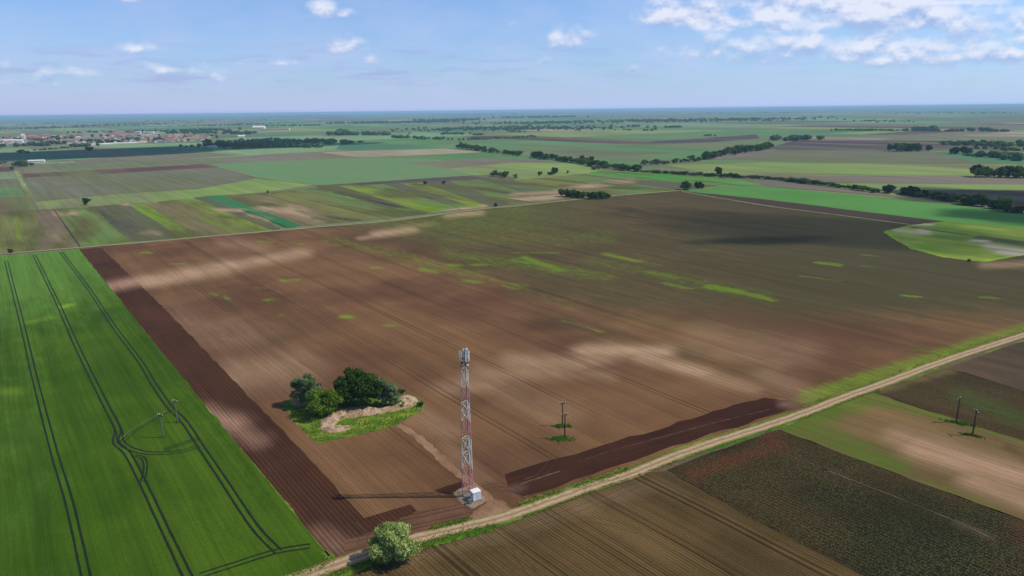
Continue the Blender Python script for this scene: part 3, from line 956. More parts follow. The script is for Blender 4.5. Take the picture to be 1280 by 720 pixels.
verge([(652, 631), (700, 615), (745, 601), (785, 587)], 2.2, grass_m, 1, pinch=False)
verge([(780, 587), (808, 576), (873, 553), (960, 525), (1003, 511)], 1.1, grass_m, 11)
verge([(541, 661), (565, 655), (592, 649)], 1.6, lush_m, 2)
verge([(330, 748), (425, 718), (470, 702), (520, 684), (560, 672), (614, 660)], 2.6, lush_m, 3)
verge([(620, 658), (680, 638), (745, 613), (800, 594)], .9, lush_m, 4)
verge([(812, 589), (873, 567), (960, 539), (1015, 519), (1060, 501), (1100, 487)], 1.1, lush_m, 5)
verge([(1003, 509), (1060, 488), (1110, 472), (1185, 443), (1280, 412), (1400, 373)], 1.5, grass_m, 6)
verge([(1100, 487), (1190, 455), (1290, 422), (1400, 386)], 1.2, grass_m, 7)
verge([(404, 690), (416, 698), (396, 710), (350, 726)], 1.6, grass_m, 8)
verge([(300, 560), (350, 620), (411, 696)], .5, grass_m, 9)

track_m = field_mat('farm_track_soil', S(150, 142, 104), S(140, 138, 90), 30, row_amt=0, streak=.1, fstreak=.1, blot=.05, fine=.1)
ribbon('farm_track', catmull([P(*p) for p in [(-120, 328), (0, 318), (100, 309.5), (180, 303), (262, 295.5), (380, 285.5), (470, 278), (500, 275), (560, 267), (600, 261.5), (640, 258), (700, 251.5), (760, 245.5), (815, 241), (852, 238), (892, 234.5)]], 6), Z0 + .13, track_m, 4.2, step=5, jit=.5)
ribbon('farm_track', catmull([P(*p) for p in [(852, 239.5), (960, 257.5), (1060, 270.5), (1138, 281)]], 6), Z0 + .14, track_m, 2.6, step=5, jit=.5)
ribbon('farm_track', catmull([P(*p) for p in [(240, 203), (262, 207), (285, 212), (322, 222)]], 6), Z0 + .14, track_m, 2.5, step=5, jit=.5)
ribbon('farm_track', catmull([P(*p) for p in [(1160, 169), (1200, 173), (1240, 178), (1290, 181)]], 6), Z0 + .14, track_m, 14, step=20, jit=.5)
edge_m = simple('dark_furrow', S(50, 38, 30), .95)
ribbon('furrow', [P(67, 261), P(100, 308)], Z0 + .1, edge_m, .5, step=6, jit=.1)
# drainage line between the meadow strips
ribbon('furrow', [P(302, 262), P(330, 272), P(358, 284)], Z0 + .1, edge_m, .7, step=6, jit=.1)

pale_line = simple('pale_tyre_mark', S(104, 80, 62), .95, .3, .5)
for k_, (px, w_) in enumerate((([(650, 606), (672, 598), (700, 589)], .35), ([(722, 578), (770, 562), (830, 546), (900, 527), (962, 512)], .22), ([(655, 600), (690, 588)], .2), ([(1008, 578), (1100, 614), (1200, 654), (1246, 677)], .3), ([(985, 569), (1040, 590)], .22))):
    ribbon('tyre_marks', catmull([P(*p) for p in px], 6), Z0 + .045, pale_line, w_, step=1.0, jit=.1, seed=k_ + 3, pinch=True)
dark_line = simple('dark_tyre_mark', S(76, 58, 38), .95, .3, .5)
for k_, (px, off_, w_) in enumerate((([(385, 712), (440, 690), (455, 672), (440, 655)], .9, .25), ([(520, 700), (560, 676), (610, 664), (640, 668), (650, 690), (630, 716)], .9, .22), ([(640, 665), (700, 645), (760, 622), (800, 606), (830, 606), (850, 622)], .9, .22),
        ([(660, 690), (690, 660), (740, 650), (800, 665)], .9, .2), ([(540, 715), (600, 690), (640, 690), (668, 720)], .9, .2), ([(600, 612), (625, 606), (640, 612), (660, 622)], .8, .25), ([(470, 690), (500, 655), (545, 640)], .9, .22), ([(700, 560), (680, 590), (650, 608), (625, 612)], .9, .18))):
    ribbon('tyre_marks', catmull([P(*p) for p in px], 8), Z0 + .047 + k_ * .002, dark_line, w_, offs=(-off_, off_), step=.9, jit=.06, seed=k_ + 13, pinch=True)
trk_m = simple('shaded_bare_rut', S(20, 30, 10), .95, .3, .6)  # bare soil, coloured near black with the shade between the parted wheat
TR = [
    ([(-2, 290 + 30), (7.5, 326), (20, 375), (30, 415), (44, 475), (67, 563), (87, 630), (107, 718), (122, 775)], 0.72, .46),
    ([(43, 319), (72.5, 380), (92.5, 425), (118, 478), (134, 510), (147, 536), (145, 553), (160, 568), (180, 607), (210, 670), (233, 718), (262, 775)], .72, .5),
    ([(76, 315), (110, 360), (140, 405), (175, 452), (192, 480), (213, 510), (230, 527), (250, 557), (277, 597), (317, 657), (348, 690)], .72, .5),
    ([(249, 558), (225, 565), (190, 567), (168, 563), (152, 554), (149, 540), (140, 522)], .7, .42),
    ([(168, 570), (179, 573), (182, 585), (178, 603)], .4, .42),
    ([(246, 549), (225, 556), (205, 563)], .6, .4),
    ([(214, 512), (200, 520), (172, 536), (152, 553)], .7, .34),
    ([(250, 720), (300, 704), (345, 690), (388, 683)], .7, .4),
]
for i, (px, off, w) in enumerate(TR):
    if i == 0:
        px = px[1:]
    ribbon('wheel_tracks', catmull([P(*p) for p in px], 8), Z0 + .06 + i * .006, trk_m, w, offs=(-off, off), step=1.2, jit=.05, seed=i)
pale_rut = simple('flattened_wheat', S(120, 150, 76), .9, .2, .8)
ribbon('wheel_tracks', catmull([P(*p) for p in [(211, 514), (190, 525), (168, 538), (153, 550)]], 8), Z0 + .115, pale_rut, .16, offs=(-.75,), step=1.2, jit=.05)
# service path from the lane to the grove, passing the mast
path_m = field_mat('worn_soil', S(150, 118, 90), S(128, 96, 70), -52, row_amt=0, streak=.1, fstreak=.15, blot=.15, fine=.2)
ribbon('service_path', catmull([P(*p) for p in [(497, 531), (515, 541), (540, 562), (565, 586), (590, 605), (612, 624), (625, 638)]], 6), Z0 + .036, path_m, 2.2, step=1.5, jit=.35, seed=4)
field('worn_ground', [(592, 640), (604, 632), (612, 624), (628, 626), (640, 636), (630, 645), (600, 653), (585, 652)], path_m, Z0 + .04, jit=.25, step=.8)
field('worn_ground', [(430, 676), (470, 664), (520, 640), (565, 628), (590, 634), (600, 648), (540, 660), (480, 680), (430, 697)], field_mat('turned_brown_soil', S(112, 82, 60), S(100, 72, 54), 20, row_amt=.1, streak=.1, fstreak=.15, blot=.15, fine=.2, tram=4, tram_amt=.3, tram_gap=.7), Z0 + .022, jit=.3, step=1.5)


# ---------------------------------------------------------------- grove ground
def mound_h(cx, cy, rx, ry, h, ang=0.5):
    def f(x, y):
        d = (((x - cx) / rx) ** 2 + ((y - cy) / ry) ** 2)
        n = np.array([mnoise.noise(Vector((a * .5, b * .5, 3))) + .5 * mnoise.noise(Vector((a * 1.4, b * 1.4, 7))) for a, b in zip(x, y)])
        return np.clip(1 - d, 0, 1) * h * (1 + .9 * n)
    return f


isl = [(351, 505), (362, 500), (374, 496), (400, 497), (420, 497), (500, 494), (516, 495), (524, 499), (530, 507), (526, 514), (495, 532), (450, 544), (399, 555), (385, 545), (365, 524)]
lush2 = field_mat('island_grass', S(82, 112, 34), S(112, 130, 48), 30, row_amt=0, streak=.15, fstreak=.2, blot=.12, fine=.4, patch=(S(140, 146, 54), (.2, .3, 1), .52, .7))
field('grass_island', isl, lush2, Z0 + .05, jit=.5, step=1)
sand_m = field_mat('sandy_spoil', S(186, 160, 132), S(160, 130, 104), 10, row_amt=0, streak=.1, fstreak=.1, blot=.2, fine=.5, patch=(S(112, 104, 56), (.35, .35, 1), .56, .66))


def heap(px, cell, h, seed):
    w = [P(*p) for p in px]
    cx = sum(p[0] for p in w) / len(w); cy = sum(p[1] for p in w) / len(w)

    def hf(x, y):
        # height falls to nothing at the outline
        dm = np.full(x.shape, 1e9)
        for i in range(len(w)):
            a = np.array(w[i]); b = np.array(w[(i + 1) % len(w)])
            ab = b - a
            s_ = np.clip(((x - a[0]) * ab[0] + (y - a[1]) * ab[1]) / (ab @ ab), 0, 1)
            dm = np.minimum(dm, np.hypot(x - a[0] - s_ * ab[0], y - a[1] - s_ * ab[1]))
        n = np.array([mnoise.noise(Vector((a * .45, b * .45, seed))) + .6 * mnoise.noise(Vector((a * 1.3, b * 1.3, seed + 4))) for a, b in zip(x, y)])
        return np.clip(dm / 2.2, 0, 1) ** .7 * h * np.clip(.75 + .9 * n, .05, 2)
    grid_field('spoil_heap', px, sand_m, Z0 + .055, cell, lambda x, y: np.zeros((len(x), 3)), ang=0, hfn=hf)


heap([(400, 536), (401, 526), (412, 519), (424, 511), (453, 508), (475, 510), (492, 507), (500, 496), (510, 494), (520, 497), (524, 504), (512, 510), (497, 513), (475, 518), (453, 521), (432, 523), (424, 527), (418, 533)], .5, .8, 2)
heap([(400, 538), (408, 534), (424, 532), (438, 532), (437, 537), (422, 541), (411, 542)], .4, .9, 5)
heap([(361, 503), (366, 499), (380, 501), (392, 505), (380, 509), (366, 508)], .5, .4, 8)


# ---------------------------------------------------------------- grass tufts (uncountable)
def tufts(name, pts, mat, size, seed):
    rr = random.Random(seed)
    verts, faces, tone = [], [], []
    for (x, y, z) in pts:
        tn = rr.random()
        for k in range(3):
            a = rr.uniform(0, math.pi)
            s_ = size * rr.uniform(.5, 1.3)
            dx, dy = math.cos(a) * s_, math.sin(a) * s_
            lx, ly = rr.uniform(-.5, .5) * s_, rr.uniform(-.5, .5) * s_
            i = len(verts)
            h = s_ * rr.uniform(.5, 1.1)
            verts += [(x - dx * .5, y - dy * .5, z), (x + dx * .5, y + dy * .5, z), (x + lx, y + ly, z + h)]
            faces.append((i, i + 1, i + 2))
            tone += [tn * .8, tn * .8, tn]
    me = bpy.data.meshes.new(name)
    me.from_pydata(verts, [], faces)
    a = me.attributes.new('tone', 'FLOAT', 'POINT')
    a.data.foreach_set('value', tone)
    return link(name, me, mat, None, kind='stuff', label='short rough grass and weeds ' + ('on the grass island round the grove' if 'island' in mat.name else 'along the dirt road'), category='grass')


def in_px(poly, n, seed):
    rr = random.Random(seed)
    w = [P(*p) for p in poly]
    xs = [p[0] for p in w]; ys = [p[1] for p in w]
    X = np.array([rr.uniform(min(xs), max(xs)) for _ in range(n)])
    Y = np.array([rr.uniform(min(ys), max(ys)) for _ in range(n)])
    k = inside(X, Y, w)
    return list(zip(X[k], Y[k]))


tuft_m = leaf_mat('island_grass_blades', S(88, 122, 32), S(158, 166, 70), .35)
tuft_m2 = leaf_mat('verge_grass_blades', S(94, 128, 36), S(160, 168, 74), .4)
pts = [(x, y, Z0 + .05) for x, y in in_px(isl, 5200, 3)]
pts = [p for p in pts if mnoise.noise(Vector((p[0] * .3, p[1] * .3, 1))) > -.25]
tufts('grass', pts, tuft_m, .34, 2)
rr = random.Random(8)
pts = []
for px, w, n in (([(652, 631), (700, 615), (745, 601), (785, 587)], 1.6, 900), ([(541, 661), (565, 655), (592, 649)], 1.3, 500),
                 ([(330, 748), (425, 718), (470, 702), (520, 684), (560, 672), (614, 660)], 2.0, 2200), ([(812, 589), (873, 567), (960, 539), (1015, 519), (1060, 501), (1100, 487)], .7, 700),
                 ([(1003, 509), (1060, 488), (1110, 472), (1185, 443), (1280, 412)], 1.2, 400), ([(404, 690), (416, 698), (396, 710), (350, 726)], 1.4, 400), ([(620, 658), (680, 638), (745, 613), (800, 594)], .6, 400)):
    w_ = resample(catmull([P(*p) for p in px], 5), .5)
    for _ in range(n):
        p = rr.choice(w_)
        if mnoise.noise(Vector((p[0] * .15, p[1] * .15, 5))) < -.3:
            continue
        pts.append((p[0] + rr.gauss(0, w * .4), p[1] + rr.gauss(0, w * .4), Z0 + .05))
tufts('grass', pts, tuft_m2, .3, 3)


# ---------------------------------------------------------------- trees
bark = simple('bark', S(92, 76, 60), .9, .3, 4)
L_dark = leaf_mat('leaf_dark', S(40, 64, 24), S(84, 112, 42), .2)
L_mid = leaf_mat('leaf_mid', S(60, 88, 32), S(112, 136, 58), .25)
L_grey = leaf_mat('leaf_grey_green', S(74, 96, 54), S(134, 150, 98), .25)
L_sage = leaf_mat('leaf_sage', S(84, 106, 66), S(158, 172, 124), .25)
L_pale = leaf_mat('leaf_pale', S(112, 134, 58), S(200, 208, 140), .35)
L_bright = leaf_mat('leaf_bright', S(66, 98, 28), S(130, 158, 56), .28)


def tube(bm, pts, radii, seg=7):
    rings = []
    for i, (p, r) in enumerate(zip(pts, radii)):
        a = pts[max(i - 1, 0)]; b = pts[min(i + 1, len(pts) - 1)]
        d = (Vector(b) - Vector(a)).normalized()
        up = Vector((0, 0, 1)) if abs(d.z) < .9 else Vector((1, 0, 0))
        s_ = d.cross(up).normalized()
        w = s_.cross(d)
        rings.append([bm.verts.new(Vector(p) + (s_ * math.cos(2 * math.pi * k / seg) + w * math.sin(2 * math.pi * k / seg)) * r) for k in range(seg)])
    for a, b in zip(rings, rings[1:]):
        for k in range(seg):
            bm.faces.new((a[k], a[(k + 1) % seg], b[(k + 1) % seg], b[k]))
    bm.faces.new(rings[0][::-1])
    bm.faces.new(rings[-1])


def box(bm, c, s, rz=0.0, M3=None):
    r = bmesh.ops.create_cube(bm, size=1.0)
    for v in r['verts']:
        p = Vector((v.co.x * s[0], v.co.y * s[1], v.co.z * s[2]))
        p = Matrix.Rotation(rz, 3, 'Z') @ p
        v.co = p + Vector(c)
    return r['verts']


def make_tree(h, r, leaves, lsize, mat, seed, kind='tree', base=.22, clumps=40, squash=1.0, upright=0.0):
    """a tapered trunk with limbs and a crown of leaf clumps; unit origin at the ground"""
    rr = random.Random(seed)
    root = bpy.data.objects.new(kind, None)
    scene.collection.objects.link(root)
    root.empty_display_size = .5
    bm = bmesh.new()
    top = h * .72
    pts = [(0, 0, -.2)]
    x = y = 0
    for k in range(1, 5):
        x += rr.uniform(-.03, .03) * h; y += rr.uniform(-.03, .03) * h
        pts.append((x, y, top * k / 4))
    tr = h * .03
    tube(bm, pts, [tr * 1.3, tr, tr * .8, tr * .55, tr * .2], 6)
    zc = h * (base + (1 - base) / 2)
    rz = h * (1 - base) / 2
    cl = []
    for i in range(clumps):
        # clump centres, mostly near the crown's surface
        th = rr.uniform(0, 2 * math.pi)
        cz = rr.uniform(-.95, 1)
        rad = rr.uniform(.55, .95) if rr.random() < .75 else rr.uniform(.1, .6)
        s_ = math.sqrt(max(0, 1 - cz * cz)) ** .8
        wv = 1 + .25 * math.sin(th * 3 + seed) + rr.uniform(-.15, .12)
        cl.append((math.cos(th) * s_ * rad * r * wv, math.sin(th) * s_ * rad * r * wv, zc + cz * rad * rz * rr.uniform(.85, 1.1), rr.choice((.2, .26, .34, .44)) * rr.uniform(.85, 1.15) * r * squash))
    for c in cl[:9]:
        k = rr.randint(1, 3)
        p0 = Vector(pts[k])
        p2 = Vector(c[:3])
        p1 = (p0 + p2) / 2 + Vector((0, 0, -.05 * h))
        tube(bm, [p0, p1, p2], [tr * .5, tr * .33, tr * .12], 5)
    from_bm('trunk', bm, bark, root)
    per = max(1, leaves // clumps)
    n = per * clumps
    g = np.random.default_rng(seed)
    cc = np.array(cl)
    idx = np.repeat(np.arange(clumps), per)
    d = g.normal(size=(n, 3))
    d /= np.linalg.norm(d, axis=1)[:, None]
    rad = g.uniform(.35, 1.05, n) ** .6
    pos = cc[idx, :3] + d * (cc[idx, 3] * rad)[:, None] * np.array([1, 1, .8])
    pos[:, 2] = np.maximum(pos[:, 2], h * base * .45)
    nrm = d * .7 + g.normal(size=(n, 3)) * .7
    nrm /= np.linalg.norm(nrm, axis=1)[:, None]
    ref = g.normal(size=(n, 3))
    if upright:
        ref = ref * (1 - upright) + np.array([0, 0, 1.0]) * upright * 2
    a = np.cross(nrm, ref)
    a /= np.linalg.norm(a, axis=1)[:, None]
    b = np.cross(nrm, a)
    sz = lsize * g.uniform(.6, 1.35, n)
    asp = 1.0 + upright * .9
    va = a * sz[:, None] * .5
    vb = b * sz[:, None] * .5 * asp
    V = np.stack([pos - va * .9 - vb * .5, pos + va * .3 - vb, pos + va + vb * .4, pos - va * .2 + vb], 1).reshape(-1, 3)
    me = bpy.data.meshes.new('crown')
    me.from_pydata(V.tolist(), [], np.arange(n * 4).reshape(-1, 4).tolist())
    ctone = g.uniform(.1, .9, clumps)
    tone = np.clip(ctone[idx] * .6 + g.uniform(0, .4, n), 0, 1)
    at = me.attributes.new('tone', 'FLOAT', 'POINT')
    at.data.foreach_set('value', np.repeat(tone, 4).astype(np.float32))
    link('crown', me, mat, root)
    return root


def set_thing(o, label, cat, group=None):
    o['label'] = label
    o['category'] = cat
    if group:
        o['group'] = group


def dup(root, name=None):
    c = root.copy()
    scene.collection.objects.link(c)
    if name:
        c.name = name
    for ch in list(root.children):
        d = ch.copy()
        scene.collection.objects.link(d)
        d.parent = c
    return c


def place(o, x, y, z=0.0, rz=0.0, sc=(1, 1, 1)):
    o.location = (x, y, z)
    o.rotation_euler = (0, 0, rz)
    o.scale = sc


# hero trees
def hero(px, h, r, leaves, lsize, mat, seed, label, **kw):
    t_ = make_tree(h, r, leaves, lsize, mat, seed, **kw)
    x, y = P(*px)
    place(t_, x, y, Z0)
    set_thing(t_, label, 'tree')
    return t_


hero((490, 699), 7.5, 4.0, 15000, .34, L_pale, 3, 'pale silvery green willow standing alone beside the dirt road', kind='willow_tree', base=.08, clumps=70, upright=.6)
hero((387, 506), 9.4, 4.4, 12000, .42, L_sage, 5, 'dull grey-green tree at the left end of the grove', kind='broadleaf_tree', base=.1, clumps=45)
hero((404, 519), 8.3, 4.5, 12000, .40, L_bright, 6, 'rounded bright green tree at the front of the grove above its shadow', kind='broadleaf_tree', base=.06, clumps=55)
hero((438, 505), 10.6, 5.2, 19000, .45, L_dark, 7, 'tallest dark green tree in the middle of the grove', kind='broadleaf_tree', base=.08, clumps=60)
hero((461, 507), 10.2, 4.7, 15000, .45, L_dark, 8, 'dark green tree right of the tallest one, above the sandy heap', kind='broadleaf_tree', base=.08, clumps=50)
hero((485, 508), 8.4, 3.2, 9000, .42, L_sage, 9, 'olive grey-green tree at the right end of the grove', kind='broadleaf_tree', base=.06, clumps=36)
hero((500, 508), 2.0, 1.6, 1200, .35, L_mid, 10, 'low green bush on the sandy spoil beside the rightmost grove tree', kind='bush', base=.0, clumps=14)
hero((526, 508), 1.6, 1.1, 900, .3, L_mid, 11, 'small round bush on the right tip of the grass island', kind='bush', base=.0, clumps=10)
hero((501, 492), 1.2, 1.5, 700, .3, L_dark, 12, 'low dark bush at the back edge of the grass island', kind='bush', base=.0, clumps=10)

# prototypes for trees farther off (unit height scaled on placing)
PRO = {}
for nm, mat, n in (('dark', L_dark, 4), ('mid', L_mid, 4), ('grey', L_grey, 3)):
    PRO[nm] = [(mat, 20 + i + len(nm) * 7) for i in range(n)]
_first = {}


def far_tree(kind, x, y, h, label, group=None, wide=1.0, rrr=None, cat='tree', bush=False):
    rrr = rrr or rnd
    mat, seed = rrr.choice(PRO[kind])
    key = (kind, seed, bush)
    if key not in _first:
        t_ = make_tree(10.0, 4.6, 1300, 1.25, mat, seed, kind='bush' if bush else 'tree', base=.0 if bush else .1, clumps=26)
        _first[key] = t_
    else:
        t_ = dup(_first[key])
    s_ = h / 10.0
    place(t_, x, y, 0, rrr.uniform(0, 6.28), (s_ * wide, s_ * wide, s_))
    set_thing(t_, label, cat, group)
    return t_


def hpx_to_m(x, y, hp):
    return hp * math.hypot(x, y) / F * .88


singles = [
    ((108, 256.5), 9.5, 'dark', .9, 'small round dark tree standing alone in the pale left fields'),
    ((620, 258), 5, 'dark', 1.2, 'lone dark bush on the farm track in the middle distance'),
    ((898, 219.5), 12, 'dark', .9, 'tall lone round tree sticking up from the hedge left of the shrubs'),
    ((261.5, 184.5), 10.5, 'dark', 1.3, 'big round dark tree beside the tiny white barn near the town'),
    ((335, 242.5), 5.5, 'mid', .5, 'thin leaning small tree between crop strips left of centre'),
    ((14, 316.5), 5.5, 'dark', 1.1, 'small dark tree at the top edge of the wheat field'),
    ((1211, 327.5), 4, 'dark', 1.0, 'tiny dark bush on the lower edge of the yellow-green meadow'),
    ((531.5, 230.5), 4.5, 'dark', 1.5, 'left dark bush of the pair in the striped fields'),
    ((709.5, 216.5), 4.0, 'grey', 1.0, 'faint small bush right of the clump in the yellow-green meadow'),
    ((576, 184.5), 9, 'dark', .35, 'narrow dark poplar at the left end of the long tree line'),
    ((15, 212), 3.5, 'dark', 1.5, 'dark bush at the corner of the reddish strip far left'),
    ((728, 201.5), 9, 'dark', .8, 'taller round tree rising from the hedge at the bend, left one'),
    ((739, 204), 10, 'dark', .9, 'taller round tree rising from the hedge at the bend, right one'),
]
for (px, hp, k, wd_, lab) in singles:
    x, y = P(*px)
    far_tree(k, x, y, hpx_to_m(x, y, hp), lab, None, wd_)


def treeline(px, n, hp, kinds, group, label, spread=3.0, wide=(1.0, 1.5), seed=0, hvar=.35):
    r_ = random.Random(seed)
    w = [P(*p) for p in px]
    pts = resample(w, 1.0)
    N = len(pts)
    made = []
    for i in range(n):
        a = pts[int((i + r_.uniform(.1, .9)) / n * (N - 1))]
        x, y = a[0] + r_.gauss(0, spread), a[1] + r_.gauss(0, spread)
        hh = hp if not isinstance(hp, tuple) else hp[0] + (hp[1] - hp[0]) * i / n
        h = hpx_to_m(x, y, hh) * r_.uniform(1 - hvar, 1 + hvar)
        made.append((far_tree(r_.choice(kinds), x, y, h, label, group, r_.uniform(*wide), r_), proj(x, y)[0], h))
    made.sort(key=lambda e: e[1])
    made[0][0]['label'] = 'leftmost ' + label
    made[-1][0]['label'] = 'rightmost ' + label
    if n > 3:
        max(made[1:-1], key=lambda e: e[2])[0]['label'] = 'tallest ' + label.replace('tall ', '')


A = ('mid', 'dark', 'mid')
treeline([(572, 184.5), (612, 190), (652, 195)], 22, 5.5, A, 'trees of the far left hedge line', 'dark tree in the hedge line beyond the pale stubble field', seed=1, wide=(1.5, 2.2))
treeline([(663, 196), (695, 200), (733, 206)], 24, 7, A, 'trees of the middle hedge', 'dense dark tree in the hedge between the two bright green fields', seed=2, wide=(1.3, 1.9))
treeline([(736, 207), (770, 211), (800, 215)], 18, 7, A, 'trees at the hedge bend', 'dark tree in the thick hedge bend at the centre right', seed=3, wide=(1.3, 2.0))
treeline([(800, 215), (850, 218), (900, 221), (960, 224), (1012, 228)], 34, 3.8, A, 'low hedge bushes', 'low dark bush in the long thin hedge right of centre', seed=4, wide=(2.2, 3.4), spread=1.5, hvar=.3)
treeline([(802, 206), (840, 204), (868, 202)], 12, 5.5, ('grey', 'mid'), 'pale trees at the left of the far row', 'pale leafy tree at the left of the row rising to the right', seed=5, wide=(1.4, 2.2))
treeline([(866, 202), (900, 196), (930, 191), (964, 186)], 26, 8, ('grey', 'mid', 'dark'), 'tall trees of the far row', 'tall grey-green tree in the row rising to the right', seed=6, wide=(1.1, 1.7), spread=8)
treeline([(980, 226), (1040, 233), (1100, 241)], 26, 5.0, A, 'hedge bushes above the emerald field', 'dark bush in the narrow hedge above the emerald green field', seed=7, wide=(1.9, 2.8), spread=1.5)
treeline([(1108, 240), (1150, 246), (1200, 253), (1290, 268)], 44, 8, ('dark', 'mid', 'dark'), 'trees along the right hedge', 'dark full tree in the wide hedge at the right edge', seed=8, wide=(1.1, 1.8), spread=4)
treeline([(1225, 254), (1232, 256)], 2, 14, ('mid',), None, 'big pale olive tree standing out of the hedge far right', seed=9, hvar=.1) if False else None
for px, hp, k, lab in (((1220, 255), 13, 'mid', 'big rounded olive tree standing out of the right hedge'), ((1257, 260), 14, 'mid', 'rounded olive tree at the far right end of the hedge')):
    x, y = P(*px)
    far_tree(k, x, y, hpx_to_m(x, y, hp), lab, None, 1.1)
treeline([(616, 220), (630, 221.5), (642, 222.5)], 7, 7, ('mid', 'grey'), 'bushes of the long clump', 'green bush in the long clump at the edge of the dark strip', seed=10, wide=(1.0, 1.4), spread=2)
treeline([(676, 220), (687, 219), (696, 217)], 5, 7, ('dark', 'mid'), 'trees of the small meadow clump', 'dark tree in the small clump inside the yellow-green meadow', seed=11, wide=(.9, 1.2), spread=1.5)
treeline([(742, 212), (755, 210.5), (769, 209)], 7, 6, ('grey', 'mid'), 'pale bushes below the hedge', 'pale green bush just below the hedge bend', seed=12, wide=(1.2, 1.6), spread=2)
treeline([(704, 245), (725, 247.5), (745, 249), (758, 248)], 26, 9.5, ('mid', 'mid', 'dark'), 'bushes of the track thicket', 'leafy bush in the thicket above the farm track', seed=13, wide=(.9, 1.2), spread=2.5, hvar=.2)
treeline([(856, 237), (863, 237)], 2, 9, ('grey',), 'pale trees at the track end', 'pale round tree at the corner where the farm track ends', seed=14, spread=1)
treeline([(868, 236), (876, 235.5)], 3, 8.5, ('dark',), 'dark trees at the track end', 'dark round tree beside the pale one at the track end', seed=15, spread=1)
treeline([(908, 221), (925, 222)], 4, 5, ('dark',), 'shrubs beside the lone round tree', 'dark shrub in the hedge right of the lone round tree', seed=16, spread=1, wide=(1.5, 2.2))
treeline([(552, 230), (557, 230)], 2, 4.5, ('dark', 'grey'), 'twin bushes in the striped fields', 'small bush of the right pair in the striped fields', seed=17, spread=.5, hvar=.1)
treeline([(19, 208), (30, 208.5), (41, 207.5)], 8, 6, ('mid', 'grey'), 'bushes of the far left clump', 'green bush in the clump below the shaded field far left', seed=18, wide=(1, 1.4))
treeline([(1213, 221), (1245, 221.5), (1290, 222.5)], 24, 11, ('dark', 'mid', 'grey'), 'trees of the right copse', 'tall dark tree in the copse on the yellow-green field far right', seed=19, wide=(.8, 1.2), spread=5)
treeline([(28, 192), (37, 192)], 2, 5, ('dark',), 'twin trees in the shaded far field', 'dark tree of the pair on the shaded field below the town', seed=21, spread=2)
treeline([(104, 189), (119, 189)], 2, 4, ('dark',), 'spaced trees in the shaded far field', 'small tree standing alone above the shaded strip', seed=22, spread=2)
treeline([(218, 184), (225, 184), (240, 184.5), (250, 184)], 5, 4, ('dark',), 'small trees left of the big round tree', 'small dark tree in the row left of the big round tree', seed=23, spread=2)
treeline([(1116, 189), (1135, 189), (1157, 189)], 14, 8, A, 'trees of the farmstead copse', 'dark tree in the copse round the white farmhouse', seed=24, spread=8, wide=(.9, 1.2))
treeline([(1185, 192), (1210, 192.5)], 10, 7, A, 'trees of the square copse', 'dark tree in the block-shaped copse right of the farmhouse', seed=25, spread=6, wide=(.9, 1.2))
treeline([(277, 185), (300, 186), (330, 185)], 18, 8, A, 'front trees of the wood near the town', 'dark tree in the front row of the wood right of the town', seed=26, spread=8, wide=(1, 1.4))


# distant woods read as one mass
def wood_mesh(name, specs, mat, label, seed):
    g = np.random.default_rng(seed)
    V = []
    T = []
    for (px, hp, n, spread) in specs:
        w = [P(*p) for p in px]
        for i in range(n):
            f = g.uniform(0, len(w) - 1)
            k = min(int(f), len(w) - 2)
            f -= k
            x = w[k][0] * (1 - f) + w[k + 1][0] * f + g.normal() * spread
            y = w[k][1] * (1 - f) + w[k + 1][1] * f + g.normal() * spread
            h = hp * math.hypot(x, y) / F * g.uniform(.55, 1.05)
            R_ = h * g.uniform(.6, 1.1)
            m_ = 60
            d = g.normal(size=(m_, 3))
            d /= np.linalg.norm(d, axis=1)[:, None]
            p = np.array([x, y, h * .52]) + d * np.array([R_, R_, h * .46]) * g.uniform(.6, 1, m_)[:, None]
            a = np.cross(d + g.normal(size=(m_, 3)) * .6, g.normal(size=(m_, 3)))
            a /= np.linalg.norm(a, axis=1)[:, None]
            b = np.cross(d, a)
            s_ = (h * .2 * g.uniform(.6, 1.3, m_))[:, None]
            V.append(np.stack([p - a * s_ - b * s_, p + a * s_ - b * s_, p + a * s_ + b * s_, p - a * s_ + b * s_], 1).reshape(-1, 3))
            T.append(np.repeat(np.clip(g.uniform(0, .6) + g.uniform(0, .4, m_), 0, 1), 4))
    V = np.concatenate(V)
    me = bpy.data.meshes.new(name)
    me.from_pydata(V.tolist(), [], np.arange(len(V)).reshape(-1, 4).tolist())
    at = me.attributes.new('tone', 'FLOAT', 'POINT')
    at.data.foreach_set('value', np.concatenate(T).astype(np.float32))
    link(name, me, mat, None, kind='stuff', label=label, category='woodland')


